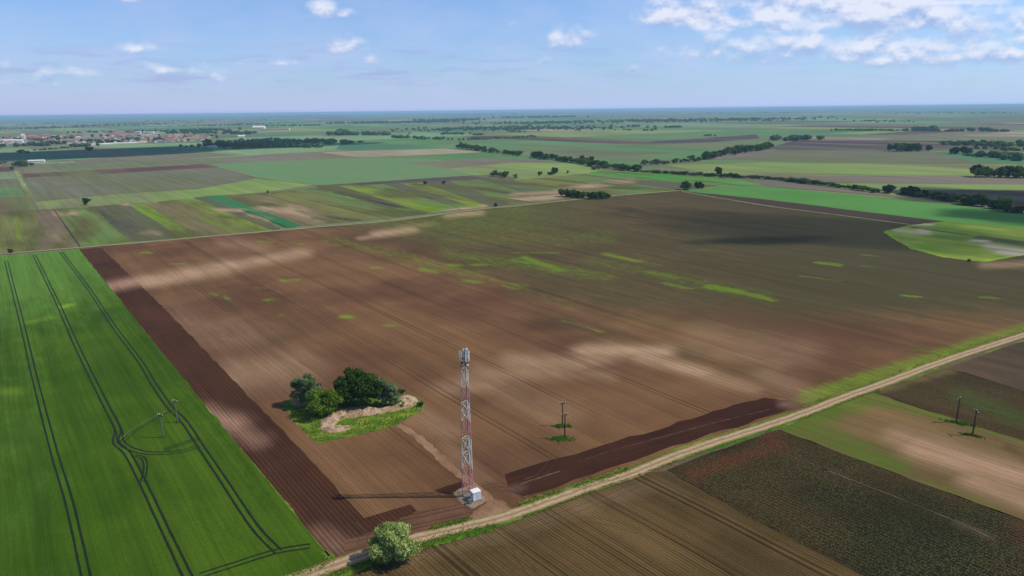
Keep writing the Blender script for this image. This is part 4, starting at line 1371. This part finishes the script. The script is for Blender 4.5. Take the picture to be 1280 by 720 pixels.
wood_mesh('woodland', [
    ([(285, 182), (330, 181), (372, 180), (410, 180)], 6, 110, 40), ([(330, 184), (400, 184)], 6, 40, 15), ([(405, 178), (447, 178)], 2.5, 20, 10),
    ([(423, 169), (427, 169)], 8, 4, 8), ([(423, 169), (455, 168.5), (490, 169)], 4.5, 50, 14), ([(490, 172.5), (522, 172.5)], 3.5, 26, 12), ([(524, 173.5), (560, 174.5)], 3.2, 28, 12),
    ([(577, 175), (610, 174), (640, 172)], 2.5, 40, 14), ([(563, 168), (577, 168)], 3.5, 12, 16), ([(592, 169), (599, 169)], 3, 8, 10),
    ([(640, 172.5), (668, 171)], 2.2, 22, 10), ([(640, 165), (655, 165)], 2, 12, 16),
    ([(787, 158.5), (797, 158.5)], 2.5, 12, 16), ([(811, 159.5), (818, 159.5)], 2.4, 8, 16), ([(834, 159.5), (848, 159.5)], 2.4, 14, 16), ([(808, 163.5), (812, 163.5)], 2.5, 6, 12), ([(780, 163), (788, 163)], 1.8, 8, 12),
    ([(976, 176), (1010, 174)], 5.5, 24, 30), ([(1040, 163), (1120, 163.5)], 2.2, 60, 14), ([(1120, 163.5), (1265, 164.5)], 2.5, 70, 14), ([(1144, 163), (1160, 163)], 5, 10, 12), ([(1222, 164), (1240, 164)], 4, 8, 12),
    ([(1212, 181), (1245, 182), (1290, 182)], 4.5, 60, 30), ([(1232, 186), (1290, 188)], 3.5, 30, 25), ([(1214, 195), (1237, 195)], 3, 22, 8), ([(1243, 196), (1262, 198), (1290, 202)], 6, 40, 14),
    ([(1085, 151), (1120, 153)], 1.6, 30, 60), ([(1014, 147), (1036, 147)], 1.6, 14, 60), ([(938, 151), (960, 151)], 1.6, 14, 60),
    ([(878, 170), (888, 170)], 2, 6, 12)], leaf_mat('leaf_woodland', S(54, 86, 48), S(98, 128, 74), .15), 'dark green woods and hedgerows scattered over the plain', 31)
wood_mesh('woodland', [
    ([(440, 154), (500, 153.5), (560, 152.5)], 2.2, 260, 130), ([(545, 151), (582, 150.5)], 2.6, 80, 120), ([(575, 162), (640, 160.5), (732, 161)], 2.2, 420, 170), ([(650, 154), (735, 153)], 1.8, 220, 200),
    ([(652, 147), (700, 146.5)], 2.0, 110, 250), ([(785, 151.5), (872, 151)], 2.0, 260, 260), ([(912, 150), (975, 149)], 2.0, 140, 240), ([(330, 158), (400, 157)], 1.6, 70, 80), ([(240, 158), (330, 155)], 1.5, 70, 120),
    ([(0, 162), (90, 159)], 1.6, 60, 120), ([(100, 158), (200, 155)], 1.5, 70, 150), ([(330, 146), (430, 145)], 1.2, 60, 250), ([(860, 142), (1000, 141)], 1.0, 60, 300), ([(1130, 141), (1260, 142)], 1.0, 60, 300), ([(560, 144), (640, 143)], 1.2, 50, 250),
    ([(20, 156), (300, 150)], 1.0, 80, 400)], bpy.data.materials['leaf_woodland'], 'long low bluish woods near the horizon', 37)
wood_mesh('town_trees', [
    ([(0, 183), (30, 183)], 3.6, 11, 25), ([(38, 182), (62, 182)], 4.0, 17, 14), ([(66, 180), (75, 180)], 4.0, 6, 14), ([(50, 176), (75, 174)], 3.2, 17, 40), ([(90, 184), (116, 182.5)], 3.2, 17, 10), ([(50, 188), (82, 185)], 1.8, 19, 8),
    ([(130, 178.5), (145, 178)], 4.0, 8, 16), ([(105, 166), (125, 165)], 2.0, 16, 40), ([(110, 177), (240, 172)], 2.2, 136, 80), ([(0, 176), (100, 172)], 2.1, 88, 120), ([(80, 180), (210, 176)], 1.9, 32, 30),
    ([(222, 167), (262, 166), (308, 168)], 3.2, 72, 45), ([(225, 165), (270, 163)], 2.8, 48, 60), ([(160, 165), (222, 164)], 1.9, 32, 50), ([(300, 178), (330, 176)], 3.2, 32, 40), ([(0, 204), (14, 206)], 2.4, 6, 10), ([(195, 176), (205, 176)], 2.8, 4, 10)],
    leaf_mat('leaf_town', S(46, 74, 42), S(86, 114, 62), .15), 'dark green garden trees among the houses of the distant town', 41)

# ---------------------------------------------------------------- the town
wall_ms = [simple('wall_white', S(226, 220, 208), .8), simple('wall_cream', S(210, 190, 158), .8), simple('wall_grey', S(170, 168, 164), .8)]
roof_ms = [simple('roof_red_tile', S(150, 110, 96), .85), simple('roof_brown_tile', S(128, 98, 84), .85), simple('roof_orange_tile', S(164, 130, 112), .85), simple('roof_grey', S(136, 134, 134), .8)]
win_m = simple('window_dark', S(50, 54, 60), .3)


def make_house(L, B, H, R_, wm, rm, kind='house', chim=True):
    root = bpy.data.objects.new(kind, None)
    scene.collection.objects.link(root)
    bm = bmesh.new()
    v = [bm.verts.new(p) for p in [(-L / 2, -B / 2, 0), (L / 2, -B / 2, 0), (L / 2, B / 2, 0), (-L / 2, B / 2, 0), (-L / 2, -B / 2, H), (L / 2, -B / 2, H), (L / 2, B / 2, H), (-L / 2, B / 2, H), (-L / 2, 0, H + R_ * .95), (L / 2, 0, H + R_ * .95)]]
    for f in ((0, 1, 5, 4), (2, 3, 7, 6), (1, 2, 6, 9, 5), (3, 0, 4, 8, 7)):
        bm.faces.new([v[i] for i in f])
    from_bm('wall', bm, wm, root)
    bm = bmesh.new()
    e = .5
    dz = R_ / (B / 2) * e
    for s_ in (-1, 1):
        a = [(-L / 2 - e, s_ * (B / 2 + e), H - dz), (L / 2 + e, s_ * (B / 2 + e), H - dz), (L / 2 + e, 0, H + R_), (-L / 2 - e, 0, H + R_)]
        lo = [bm.verts.new(p) for p in a]
        hi = [bm.verts.new((p[0], p[1], p[2] + .25)) for p in a]
        bm.faces.new(hi); bm.faces.new(lo[::-1])
        for k in range(4):
            bm.faces.new((lo[k], lo[(k + 1) % 4], hi[(k + 1) % 4], hi[k]))
    rf = from_bm('roof', bm, rm, root)
    bm = bmesh.new()
    for s_ in (-1, 1):
        n = max(2, int(L / 3.5))
        for i in range(n):
            box(bm, (-L / 2 + (i + .5) * L / n, s_ * (B / 2 + .01), H * .55), (1.2, .08, 1.3))
    from_bm('window', bm, win_m, root)
    if chim:
        bm = bmesh.new()
        box(bm, (L * .2, B * .12, H + R_ * 1.0), (.7, .7, 1.6))
        from_bm('chimney', bm, rm, root)
    return root


protos = []
for i, (L, B, H, R_, w, r_) in enumerate([(12, 8, 3.4, 3.2, 0, 0), (15, 8, 3.6, 3.4, 1, 0), (11, 9, 5.8, 3.4, 0, 1), (14, 8, 3.4, 3.0, 0, 2), (10, 8, 5.5, 3.0, 1, 2), (18, 9, 3.6, 3.2, 2, 3), (13, 9, 3.6, 3.2, 2, 1)]):
    protos.append([make_house(L, B, H, R_, wall_ms[w], roof_ms[r_]), False, ['red-tiled', 'red-tiled', 'brown-roofed', 'orange-roofed', 'orange-roofed', 'grey-roofed', 'brown-roofed'][i]])
rr = random.Random(77)


def houses(poly, n, where, wts_=(3, 3, 2, 3, 2, 1, 2), sc=1.0):
    pts = in_px(poly, n * 6, rr.randint(0, 9999))[:n]
    for (x, y) in pts:
        # snap loosely to streets
        a = math.radians(30)
        u = x * math.cos(a) + y * math.sin(a)
        v = -x * math.sin(a) + y * math.cos(a)
        v = round(v / 34) * 34 + rr.uniform(-4, 4)
        x = u * math.cos(a) - v * math.sin(a)
        y = u * math.sin(a) + v * math.cos(a)
        pr = rr.choices(protos, wts_)[0]
        if not pr[1]:
            o = pr[0]
            pr[1] = True
        else:
            o = dup(pr[0])
        s_ = rr.uniform(.95, 1.35) * sc
        place(o, x, y, -.2, a + (math.pi / 2 if rr.random() < .5 else 0), (s_, s_, s_))
        wall_c = {'red-tiled': 'pale-walled', 'brown-roofed': 'plain', 'orange-roofed': 'pale', 'grey-roofed': 'long grey'}[pr[2]]
        set_thing(o, '%s %s house %s' % (wall_c, pr[2], where), 'house', '%s houses %s' % (pr[2], where))


houses([(76, 180), (76, 171), (130, 168), (230, 169), (250, 173), (200, 178), (116, 181)], 150, 'in the middle of the distant town')
houses([(108, 170), (120, 166), (210, 166), (225, 169), (110, 171)], 34, 'in the back rows of the distant town')
houses([(-10, 182), (-10, 173), (76, 169), (76, 179), (40, 182)], 66, 'at the left end of the distant town', (2, 2, 2, 2, 1, 3, 2))
houses([(200, 178), (225, 171), (268, 171), (262, 174), (215, 178)], 34, 'at the right end of the distant town', (4, 3, 1, 5, 2, 1, 1))


def big_building(px, L, B, H, R_, wm, rm, rz, label, kind='long_building', cat='building'):
    o = make_house(L, B, H, R_, wm, rm, kind, chim=False)
    x, y = P(*px)
    place(o, x, y, -.1, math.radians(rz))
    set_thing(o, label, cat)


WM, RW = wall_ms[0], simple('roof_pale_sheet', S(222, 218, 210), .6)
RR = simple('roof_crimson', S(190, 66, 70), .7)
big_building((8, 178.5), 60, 22, 8, 3, WM, RW, 32, 'long white hall with pale roof at the left edge of the town')
big_building((43, 175), 62, 18, 8, 4, WM, RR, 8, 'long building with bright crimson roof in the town')
big_building((26, 180.5), 16, 14, 12, 3, WM, RW, 20, 'tall white block beside the white hall in the town')
big_building((30, 175.5), 10, 10, 18, 5, WM, RW, 20, 'narrow white tower-like building left of the crimson roof')
big_building((173, 167), 26, 14, 8, 2, WM, RW, 10, 'white building at the back left of the town centre')
big_building((187, 167.5), 40, 16, 8, 2, WM, RW, 5, 'wider white building at the back right of the town centre')
big_building((98, 174.5), 14, 12, 9, 2, WM, RW, 20, 'small bright white block in front of the town centre')
big_building((265, 184.6), 22, 10, 4, 2, WM, RW, 8, 'tiny white barn under the big round dark tree', 'barn', 'barn')
big_building((302, 172), 24, 12, 6, 3, WM, RW, 20, 'white farm building at the right end of the long wood', 'barn', 'barn')
big_building((46, 203), 26, 12, 3.5, 1.5, WM, RW, 25, 'low white shed beside the clump far left', 'farm_shed', 'shed')
big_building((324, 162.5), 60, 40, 14, 8, WM, RW, 5, 'big white barn of the remote farm beyond the wood', 'barn', 'barn')
big_building((344, 162.5), 150, 26, 6, 3, WM, roof_ms[2], 3, 'long pale stable of the remote farm beyond the wood', 'stable', 'stable')
big_building((363, 180.5), 20, 10, 5, 3, WM, RW, 30, 'white house half hidden in the wood right of the town', 'house', 'house')
big_building((443, 168.5), 22, 12, 6, 3, WM, RW, 20, 'white farmhouse at the left of the distant tree row', 'farmhouse', 'house')
big_building((1135, 188.6), 12, 9, 5, 3, WM, RW, 20, 'white farmhouse in front of the dark copse at right', 'farmhouse', 'house')
big_building((312, 181), 14, 10, 5, 3, WM, roof_ms[0], 30, 'red-roofed house behind the front trees of the wood', 'house', 'house')
for i, (x, L) in enumerate(((125, 60), (150, 90), (172, 50))):
    big_building((x, 181.8 - (x - 115) * .05), L, 9, 3, 1.5, WM, RW, 38, ['leftmost', 'middle', 'rightmost'][i] + ' of the low white sheds along the front edge of the town', 'farm_shed', 'shed')

# ---------------------------------------------------------------- telecom mast
steel_w = simple('mast_white_paint', S(226, 220, 208), .5, .08, 2)
steel_r = simple('mast_faded_red_paint', S(206, 142, 140), .55, .12, 2)
galv = simple('galvanised_steel', S(128, 130, 132), .5, .15, 3, metal=.4)
panelw = simple('antenna_white', S(228, 226, 218), .4)
darkg = simple('dark_grey_unit', S(66, 62, 64), .6)
conc = simple('concrete_pad', S(140, 130, 114), .9, .15, 1.5)
bx_, by_ = P(586, 619)
mast = bpy.data.objects.new('telecom_mast', None)
scene.collection.objects.link(mast)
mast.location = (bx_, by_, Z0 + .1)
mast.rotation_euler = (0, 0, math.radians(-12))
set_thing(mast, 'tall red and white lattice telecom mast beside the dirt road', 'mast')
TOPZ = 32.6


def mw(z):
    return 1.5 - .62 * min(1, z / 31.0)       # circumradius


def leg_pt(i, z):
    a = math.radians(210 + 120 * i)
    return Vector((math.cos(a) * mw(z), math.sin(a) * mw(z), z))


bands = [(0, 7, 'r'), (7, 14.5, 'w'), (14.5, 18.7, 'r'), (18.7, 23.2, 'w'), (23.2, 26.8, 'r'), (26.8, 31.2, 'w'), (31.2, TOPZ, 'g')]
for (z0, z1, k) in bands:
    bm = bmesh.new()
    mat = {'r': steel_r, 'w': steel_w, 'g': galv}[k]
    zs = np.linspace(z0, z1, max(2, int(round((z1 - z0) / 3.0)) + 1))
    for i in range(3):
        tube(bm, [leg_pt(i, z) for z in (z0, z1)], [.13 - z0 * .0012, .13 - z1 * .0012], 8)
    for a, b in zip(zs, zs[1:]):
        for i in range(3):
            j = (i + 1) % 3
            tube(bm, [leg_pt(i, a), leg_pt(j, b)], [.058, .058], 5)
            tube(bm, [leg_pt(j, a), leg_pt(i, b)], [.058, .058], 5)
            tube(bm, [leg_pt(i, b - .02), leg_pt(j, b - .02)], [.05, .05], 5)
    from_bm('lattice_section', bm, mat, mast, label={'r': 'faded red lattice section', 'w': 'white lattice section', 'g': 'bare grey top section'}[k])
bm = bmesh.new()
for s_ in (-.16, .16):
    tube(bm, [(s_, 0, .1), (s_, 0, 33)], [.016, .016], 5)
for z in np.arange(.4, 33, .45):
    tube(bm, [(-.16, 0, z), (.16, 0, z)], [.01, .01], 4)
from_bm('ladder', bm, galv, mast)
bm = bmesh.new()
for k in range(2):
    tube(bm, [(.1 + k * .06, .1, .2), (.08 + k * .06, .08, 33)], [.026, .026], 5)
from_bm('feeder_cables', bm, darkg, mast)
# head frame
bm = bmesh.new()
tube(bm, [(0, 0, 31.8), (0, 0, 36.0)], [.09, .07], 8)
for z in (33.4, 35.0):
    for i in range(3):
        a = math.radians(70 + 120 * i)
        b = math.radians(70 + 120 * (i + 1))
        tube(bm, [(0, 0, z), (math.cos(a) * .95, math.sin(a) * .95, z)], [.058, .058], 5)
        tube(bm, [(math.cos(a) * .95, math.sin(a) * .95, z), (math.cos(b) * .95, math.sin(b) * .95, z)], [.035, .035], 5)
from_bm('head_frame', bm, galv, mast)
bm0 = bmesh.new()
box(bm0, (0, 0, 0), (.34, .16, 2.3))
bmesh.ops.bevel(bm0, geom=list(bm0.edges), offset=.05, segments=2, affect='EDGES')
pan = bpy.data.meshes.new('antenna_panel')
bm0.to_mesh(pan)
bm0.free()
pan.materials.append(panelw)
for i, a in enumerate((205, 245, 300, 340, 75, 120)):
    ar = math.radians(a)
    o = bpy.data.objects.new('antenna_panel', pan)
    scene.collection.objects.link(o)
    o.parent = mast
    o.location = (math.cos(ar) * 1.12, math.sin(ar) * 1.12, 34.2)
    o.rotation_euler = (math.radians(2), 0, ar + math.pi / 2)
for i, (a, z) in enumerate(((225, 33.6), (320, 34.7), (320, 33.6), (95, 34.4), (225, 32.6))):
    ar = math.radians(a)
    bm = bmesh.new()
    box(bm, (math.cos(ar) * .62, math.sin(ar) * .62, z), (.38, .26, .6), ar + math.pi / 2)
    bmesh.ops.bevel(bm, geom=list(bm.edges), offset=.03, segments=1, affect='EDGES')
    from_bm('radio_unit', bm, darkg, mast)


def dish(loc, rad, az):
    bm = bmesh.new()
    bmesh.ops.create_cone(bm, cap_ends=True, segments=20, radius1=rad * .75, radius2=rad, depth=rad * .6)
    r = bmesh.ops.create_uvsphere(bm, u_segments=16, v_segments=8, radius=rad)
    for v in r['verts']:
        v.co.z = v.co.z * .35 + rad * .3
    o = from_bm('microwave_dish', bm, panelw, mast)
    o.location = loc
    o.rotation_euler = (math.radians(90), 0, math.radians(az))


dish((.55, -.55, 35.75), .36, 20)
dish((.75, -.5, 32.1), .28, 30)
bm = bmesh.new()
tube(bm, [(0, 0, 36), (0, 0, 37.4)], [.02, .01], 5)
from_bm('lightning_rod', bm, galv, mast)
bm = bmesh.new()
for i in range(3):
    p = leg_pt(i, 0)
    box(bm, (p.x, p.y, -.02), (.7, .7, .3))
from_bm('footing', bm, conc, mast)

# pad, cabinet, cable tray, small cabinet
pc = P(588, 622)
bm = bmesh.new()
box(bm, (0, 0, 0), (4.7, 3.9, .14))
o = from_bm('concrete_slab', bm, conc, None, kind='structure')
o.location = (pc[0] + .25, pc[1] - .3, Z0 + .07)
o.rotation_euler = (0, 0, math.radians(32))
field('gravel_yard', [(566, 616), (577, 610), (590, 607), (606, 620), (609, 626), (592, 636), (578, 630)], simple('gravel_fill', S(140, 120, 96), .95, .25, 1.2), Z0 + .03, jit=.15, step=.6)
cab = bpy.data.objects.new('equipment_cabinet', None)
scene.collection.objects.link(cab)
cx, cy = P(594.5, 626.0)
cab.location = (cx, cy + .4, Z0 + .14)
cab.rotation_euler = (0, 0, math.radians(30))
set_thing(cab, 'white boxy equipment cabin on the pad at the foot of the mast', 'cabin')
bm = bmesh.new()
box(bm, (0, 0, 1.06), (1.95, 1.55, 2.0))
bmesh.ops.bevel(bm, geom=list(bm.edges), offset=.02, segments=1, affect='EDGES')
cabw = simple('cabin_white_panel', S(222, 222, 224), .45, .05, 2)
from_bm('cabin_body', bm, cabw, cab)
bm = bmesh.new()
vs = box(bm, (0, 0, 2.14), (2.15, 1.75, .14))
for v in vs:
    if v.co.z > 2.14:
        v.co.x *= .96
        v.co.z += .12 - abs(v.co.y) * .08
bmesh.ops.bevel(bm, geom=list(bm.edges), offset=.015, segments=1, affect='EDGES')
from_bm('roof', bm, simple('cabin_roof_white', S(232, 232, 230), .5), cab)
bm = bmesh.new()
box(bm, (.25, -.785, 1.0), (.85, .03, 1.75))
dr_ = from_bm('door', bm, simple('cabin_door', S(204, 206, 210), .45), cab)
bm = bmesh.new()
box(bm, (-.08, -.82, 1.0), (.05, .05, .16))
from_bm('handle', bm, darkg, dr_)
bm = bmesh.new()
box(bm, (-.99, 0, 1.5), (.04, .5, .35))
for k in range(4):
    box(bm, (-1.015, 0, 1.36 + k * .09), (.03, .46, .03))
from_bm('air_vent', bm, galv, cab)
bm = bmesh.new()
box(bm, (0, 0, .03), (2.0, 1.6, .1))
from_bm('base_frame', bm, darkg, cab)
tray = bpy.data.objects.new('cable_bridge', None)
scene.collection.objects.link(tray)
tray.location = (bx_, by_, Z0 + .12)
set_thing(tray, 'pale cable bridge running from the mast to the white cabin', 'cable bridge')
d = Vector((cx - bx_, cy + .4 - by_, 0))
bm = bmesh.new()
n_ = Vector((-d.y, d.x, 0)).normalized() * .16
p0, p1 = d * .05, d * .72
for s_ in (-1, 1):
    tube(bm, [p0 + n_ * s_ + Vector((0, 0, 2.35)), p1 + n_ * s_ + Vector((0, 0, 2.35))], [.035, .035], 5)
for k in range(6):
    q_ = p0.lerp(p1, k / 5) + Vector((0, 0, 2.35))
    tube(bm, [q_ - n_, q_ + n_], [.025, .025], 4)
from_bm('tray_rail', bm, steel_w, tray)
bm = bmesh.new()
tube(bm, [p0.lerp(p1, .3), p0.lerp(p1, .3) + Vector((0, 0, 2.33))], [.04, .04], 6)
from_bm('support_post', bm, galv, tray)
sm = bpy.data.objects.new('junction_box', None)
scene.collection.objects.link(sm)
x, y = P(587.5, 630)
sm.location = (x, y, Z0 + .12)
sm.rotation_euler = (0, 0, math.radians(30))
set_thing(sm, 'small dark grey junction box left of the white cabin', 'junction box')
bm = bmesh.new()
box(bm, (0, 0, .5), (.8, .45, .85))
bmesh.ops.bevel(bm, geom=list(bm.edges), offset=.02, segments=1, affect='EDGES')
from_bm('box_body', bm, simple('junction_grey', S(110, 114, 116), .5), sm)
bm = bmesh.new()
box(bm, (0, 0, .97), (.88, .53, .06))
from_bm('lid', bm, galv, sm)
bm = bmesh.new()
for s_ in (-.3, .3):
    box(bm, (s_, 0, .04), (.08, .4, .1))
from_bm('foot', bm, darkg, sm)


# ---------------------------------------------------------------- utility poles
wood = simple('pole_dark_wood', S(66, 52, 44), .9, .2, 5)
concp = simple('pole_concrete', S(104, 106, 94), .8, .1, 4)
ins = simple('insulator_porcelain', S(214, 206, 196), .3)


def pole(px, h, mat, az, label, group, stay=False):
    o = bpy.data.objects.new('utility_pole', None)
    scene.collection.objects.link(o)
    x, y = P(*px)
    o.location = (x, y, Z0)
    o.rotation_euler = (0, 0, math.radians(az))
    set_thing(o, label, 'utility pole', group)
    bm = bmesh.new()
    tube(bm, [(0, 0, -.2), (0, 0, h * .5), (0, 0, h)], [.2, .17, .12], 10)
    from_bm('pole_shaft', bm, mat, o)
    bm = bmesh.new()
    box(bm, (0, .12, h - .35), (2.0, .1, .13))
    for s_ in (-1, 1):
        tube(bm, [(s_ * .7, .12, h - .4), (0, .1, h - 1.1)], [.03, .03], 4)
    from_bm('crossarm', bm, wood, o)
    for s_ in (-.85, 0, .85):
        bm = bmesh.new()
        zz = h - .28 if s_ else h
        tube(bm, [(s_, .12 if s_ else 0, zz), (s_, .12 if s_ else 0, zz + .12), (s_, .12 if s_ else 0, zz + .14), (s_, .12 if s_ else 0, zz + .26), (s_, .12 if s_ else 0, zz + .34)], [.05, .05, .13, .11, .05], 8)
        from_bm('insulator', bm, ins, o)
    if stay:
        bm = bmesh.new()
        tube(bm, [(.5, 0, 0), (.1, 0, h * .55)], [.13, .1], 8)
        from_bm('brace_strut', bm, mat, o)
    return o


pole((222, 528), 6.8, concp, -20, 'pale concrete pole with bright crossarm, farther one in the wheat field', 'utility poles')
pole((204, 547), 6.9, concp, -20, 'grey concrete pole, nearer one in the wheat field beside the looping tracks', 'utility poles')
pole((703, 532), 7.0, wood, 15, 'dark pole in the brown field, farther one of the two in weeds', 'utility poles')
pole((706, 548), 7.2, wood, 15, 'dark pole in the brown field, nearer one of the two in weeds', 'utility poles')
pole((1195, 528), 7.4, wood, 40, 'dark pole with pale insulators on the grassy field boundary at right', 'utility poles')
pole((1215.5, 544), 7.2, wood, 85, 'plain dark pole at the edge of the pale sandy field', 'utility poles')

weed_m = leaf_mat('weed_leaf', S(64, 108, 30), S(128, 160, 60), .35)
for (px, rx, ry, lab) in (((703, 533), 2.4, 1.3, 'green weeds round the foot of the farther dark pole'), ((702, 549), 3.0, 1.5, 'green weeds round the foot of the nearer dark pole'), ((1200, 529.5), 3.6, .9, 'grass and weeds along the boundary under the insulator pole'),
                          ((1214, 544.5), 2.6, .7, 'grass round the foot of the plain pole in the sandy field'), ((204, 547), 1.2, .7, 'rough grass tuft round the foot of the nearer concrete pole'), ((222, 528.5), .9, .6, 'rough grass tuft round the foot of the farther concrete pole')):
    g = np.random.default_rng(int(px[0]))
    x0, y0 = P(*px)
    n = int((420 if px[0] > 300 else 90) * rx * ry / 3)
    a = g.uniform(0, 6.28, n); q_ = np.abs(g.normal(0, .5, n))
    tilt = -.6 if px[0] > 1100 else 0
    xs = np.cos(a) * q_ * rx; ys = np.sin(a) * q_ * ry
    X = x0 + xs * math.cos(tilt) - ys * math.sin(tilt)
    Y = y0 + xs * math.sin(tilt) + ys * math.cos(tilt)
    o = tufts('weeds', [(x, y, Z0 + .03) for x, y in zip(X, Y)], weed_m, .45, int(px[0]))
    o['label'] = lab
    o['category'] = 'weeds'

# ---------------------------------------------------------------- clouds overhead (they throw the shade on the fields)
cm = bpy.data.materials.new('cloud_vapour')
cm.use_nodes = True
cm.node_tree.nodes.clear()
t = NT(cm.node_tree)
o_ = t.new('ShaderNodeOutputMaterial')
vsn = t.new('ShaderNodeVolumeScatter')
vsn.inputs['Color'].default_value = (1, 1, 1, 1)
vsn.inputs['Density'].default_value = .03
vsn.inputs['Anisotropy'].default_value = .5
t.l.new(vsn.outputs[0], o_.inputs['Volume'])
CALT = 900.0


def cloud(px_c, rx, ry, rz, az, seed, label):
    """a lumpy cloud whose shade falls round the given spot"""
    gx_, gy_ = P(*px_c)
    off = CALT / math.tan(SUN_EL)
    bm = bmesh.new()
    bmesh.ops.create_icosphere(bm, subdivisions=5, radius=1)
    for v in bm.verts:
        n = mnoise.fractal(v.co * 1.7 + Vector((seed, 0, 0)), 1.0, 2.0, 4)
        s_ = 1 + .38 * n
        c = v.co * s_
        v.co = Vector((c.x * rx, c.y * ry, max(c.z, -.35) * rz))
    o = from_bm('cloud', bm, cm, None)
    o.location = (gx_ + off, gy_, CALT)
    o.rotation_euler = (0, 0, math.radians(az))
    set_thing(o, label, 'cloud')


cloud((120, 191), 620, 190, 120, 39, 1, 'wide cloud whose shade crosses the field below the town')
cloud((-60, 198), 300, 170, 120, 39, 9, 'cloud at the left whose shade darkens the fields left of the town strip')
cloud((968, 298), 26, 12, 70, 25, 2, 'small cloud whose shade falls on the middle of the tilled field')
cloud((1275, 246), 105, 60, 80, -50, 3, 'cloud whose shade covers the hedge at the right edge')
cloud((1040, 285), 170, 70, 16, -35, 12, 'broad thin cloud whose faint shade dims the far side of the tilled field')
cloud((1310, 272), 70, 30, 60, -50, 4, 'smaller cloud whose shade touches the emerald field at right')
cloud((690, 399), 15, 6, 14, -40, 6, 'thin wisp shading the soil near the centre of the tilled field')

# ---------------------------------------------------------------- haze
hm = bpy.data.materials.new('haze_air')
hm.use_nodes = True
hm.node_tree.nodes.clear()
t = NT(hm.node_tree)
o_ = t.new('ShaderNodeOutputMaterial')
pv = t.new('ShaderNodeVolumePrincipled')
pv.inputs['Color'].default_value = (.44, .69, 1.0, 1)
pv.inputs['Density'].default_value = 0.00007
pv.inputs['Anisotropy'].default_value = 0.0
t.l.new(pv.outputs[0], o_.inputs['Volume'])
bm = bmesh.new()
box(bm, (0, 21000, 47), (125000, 43800, 98))
for v in bm.verts:
    v.co.z = 96 if v.co.z > 40 else -2
from_bm('haze', bm, hm, None, kind='stuff', label='thin blue haze lying over the plain', category='haze')
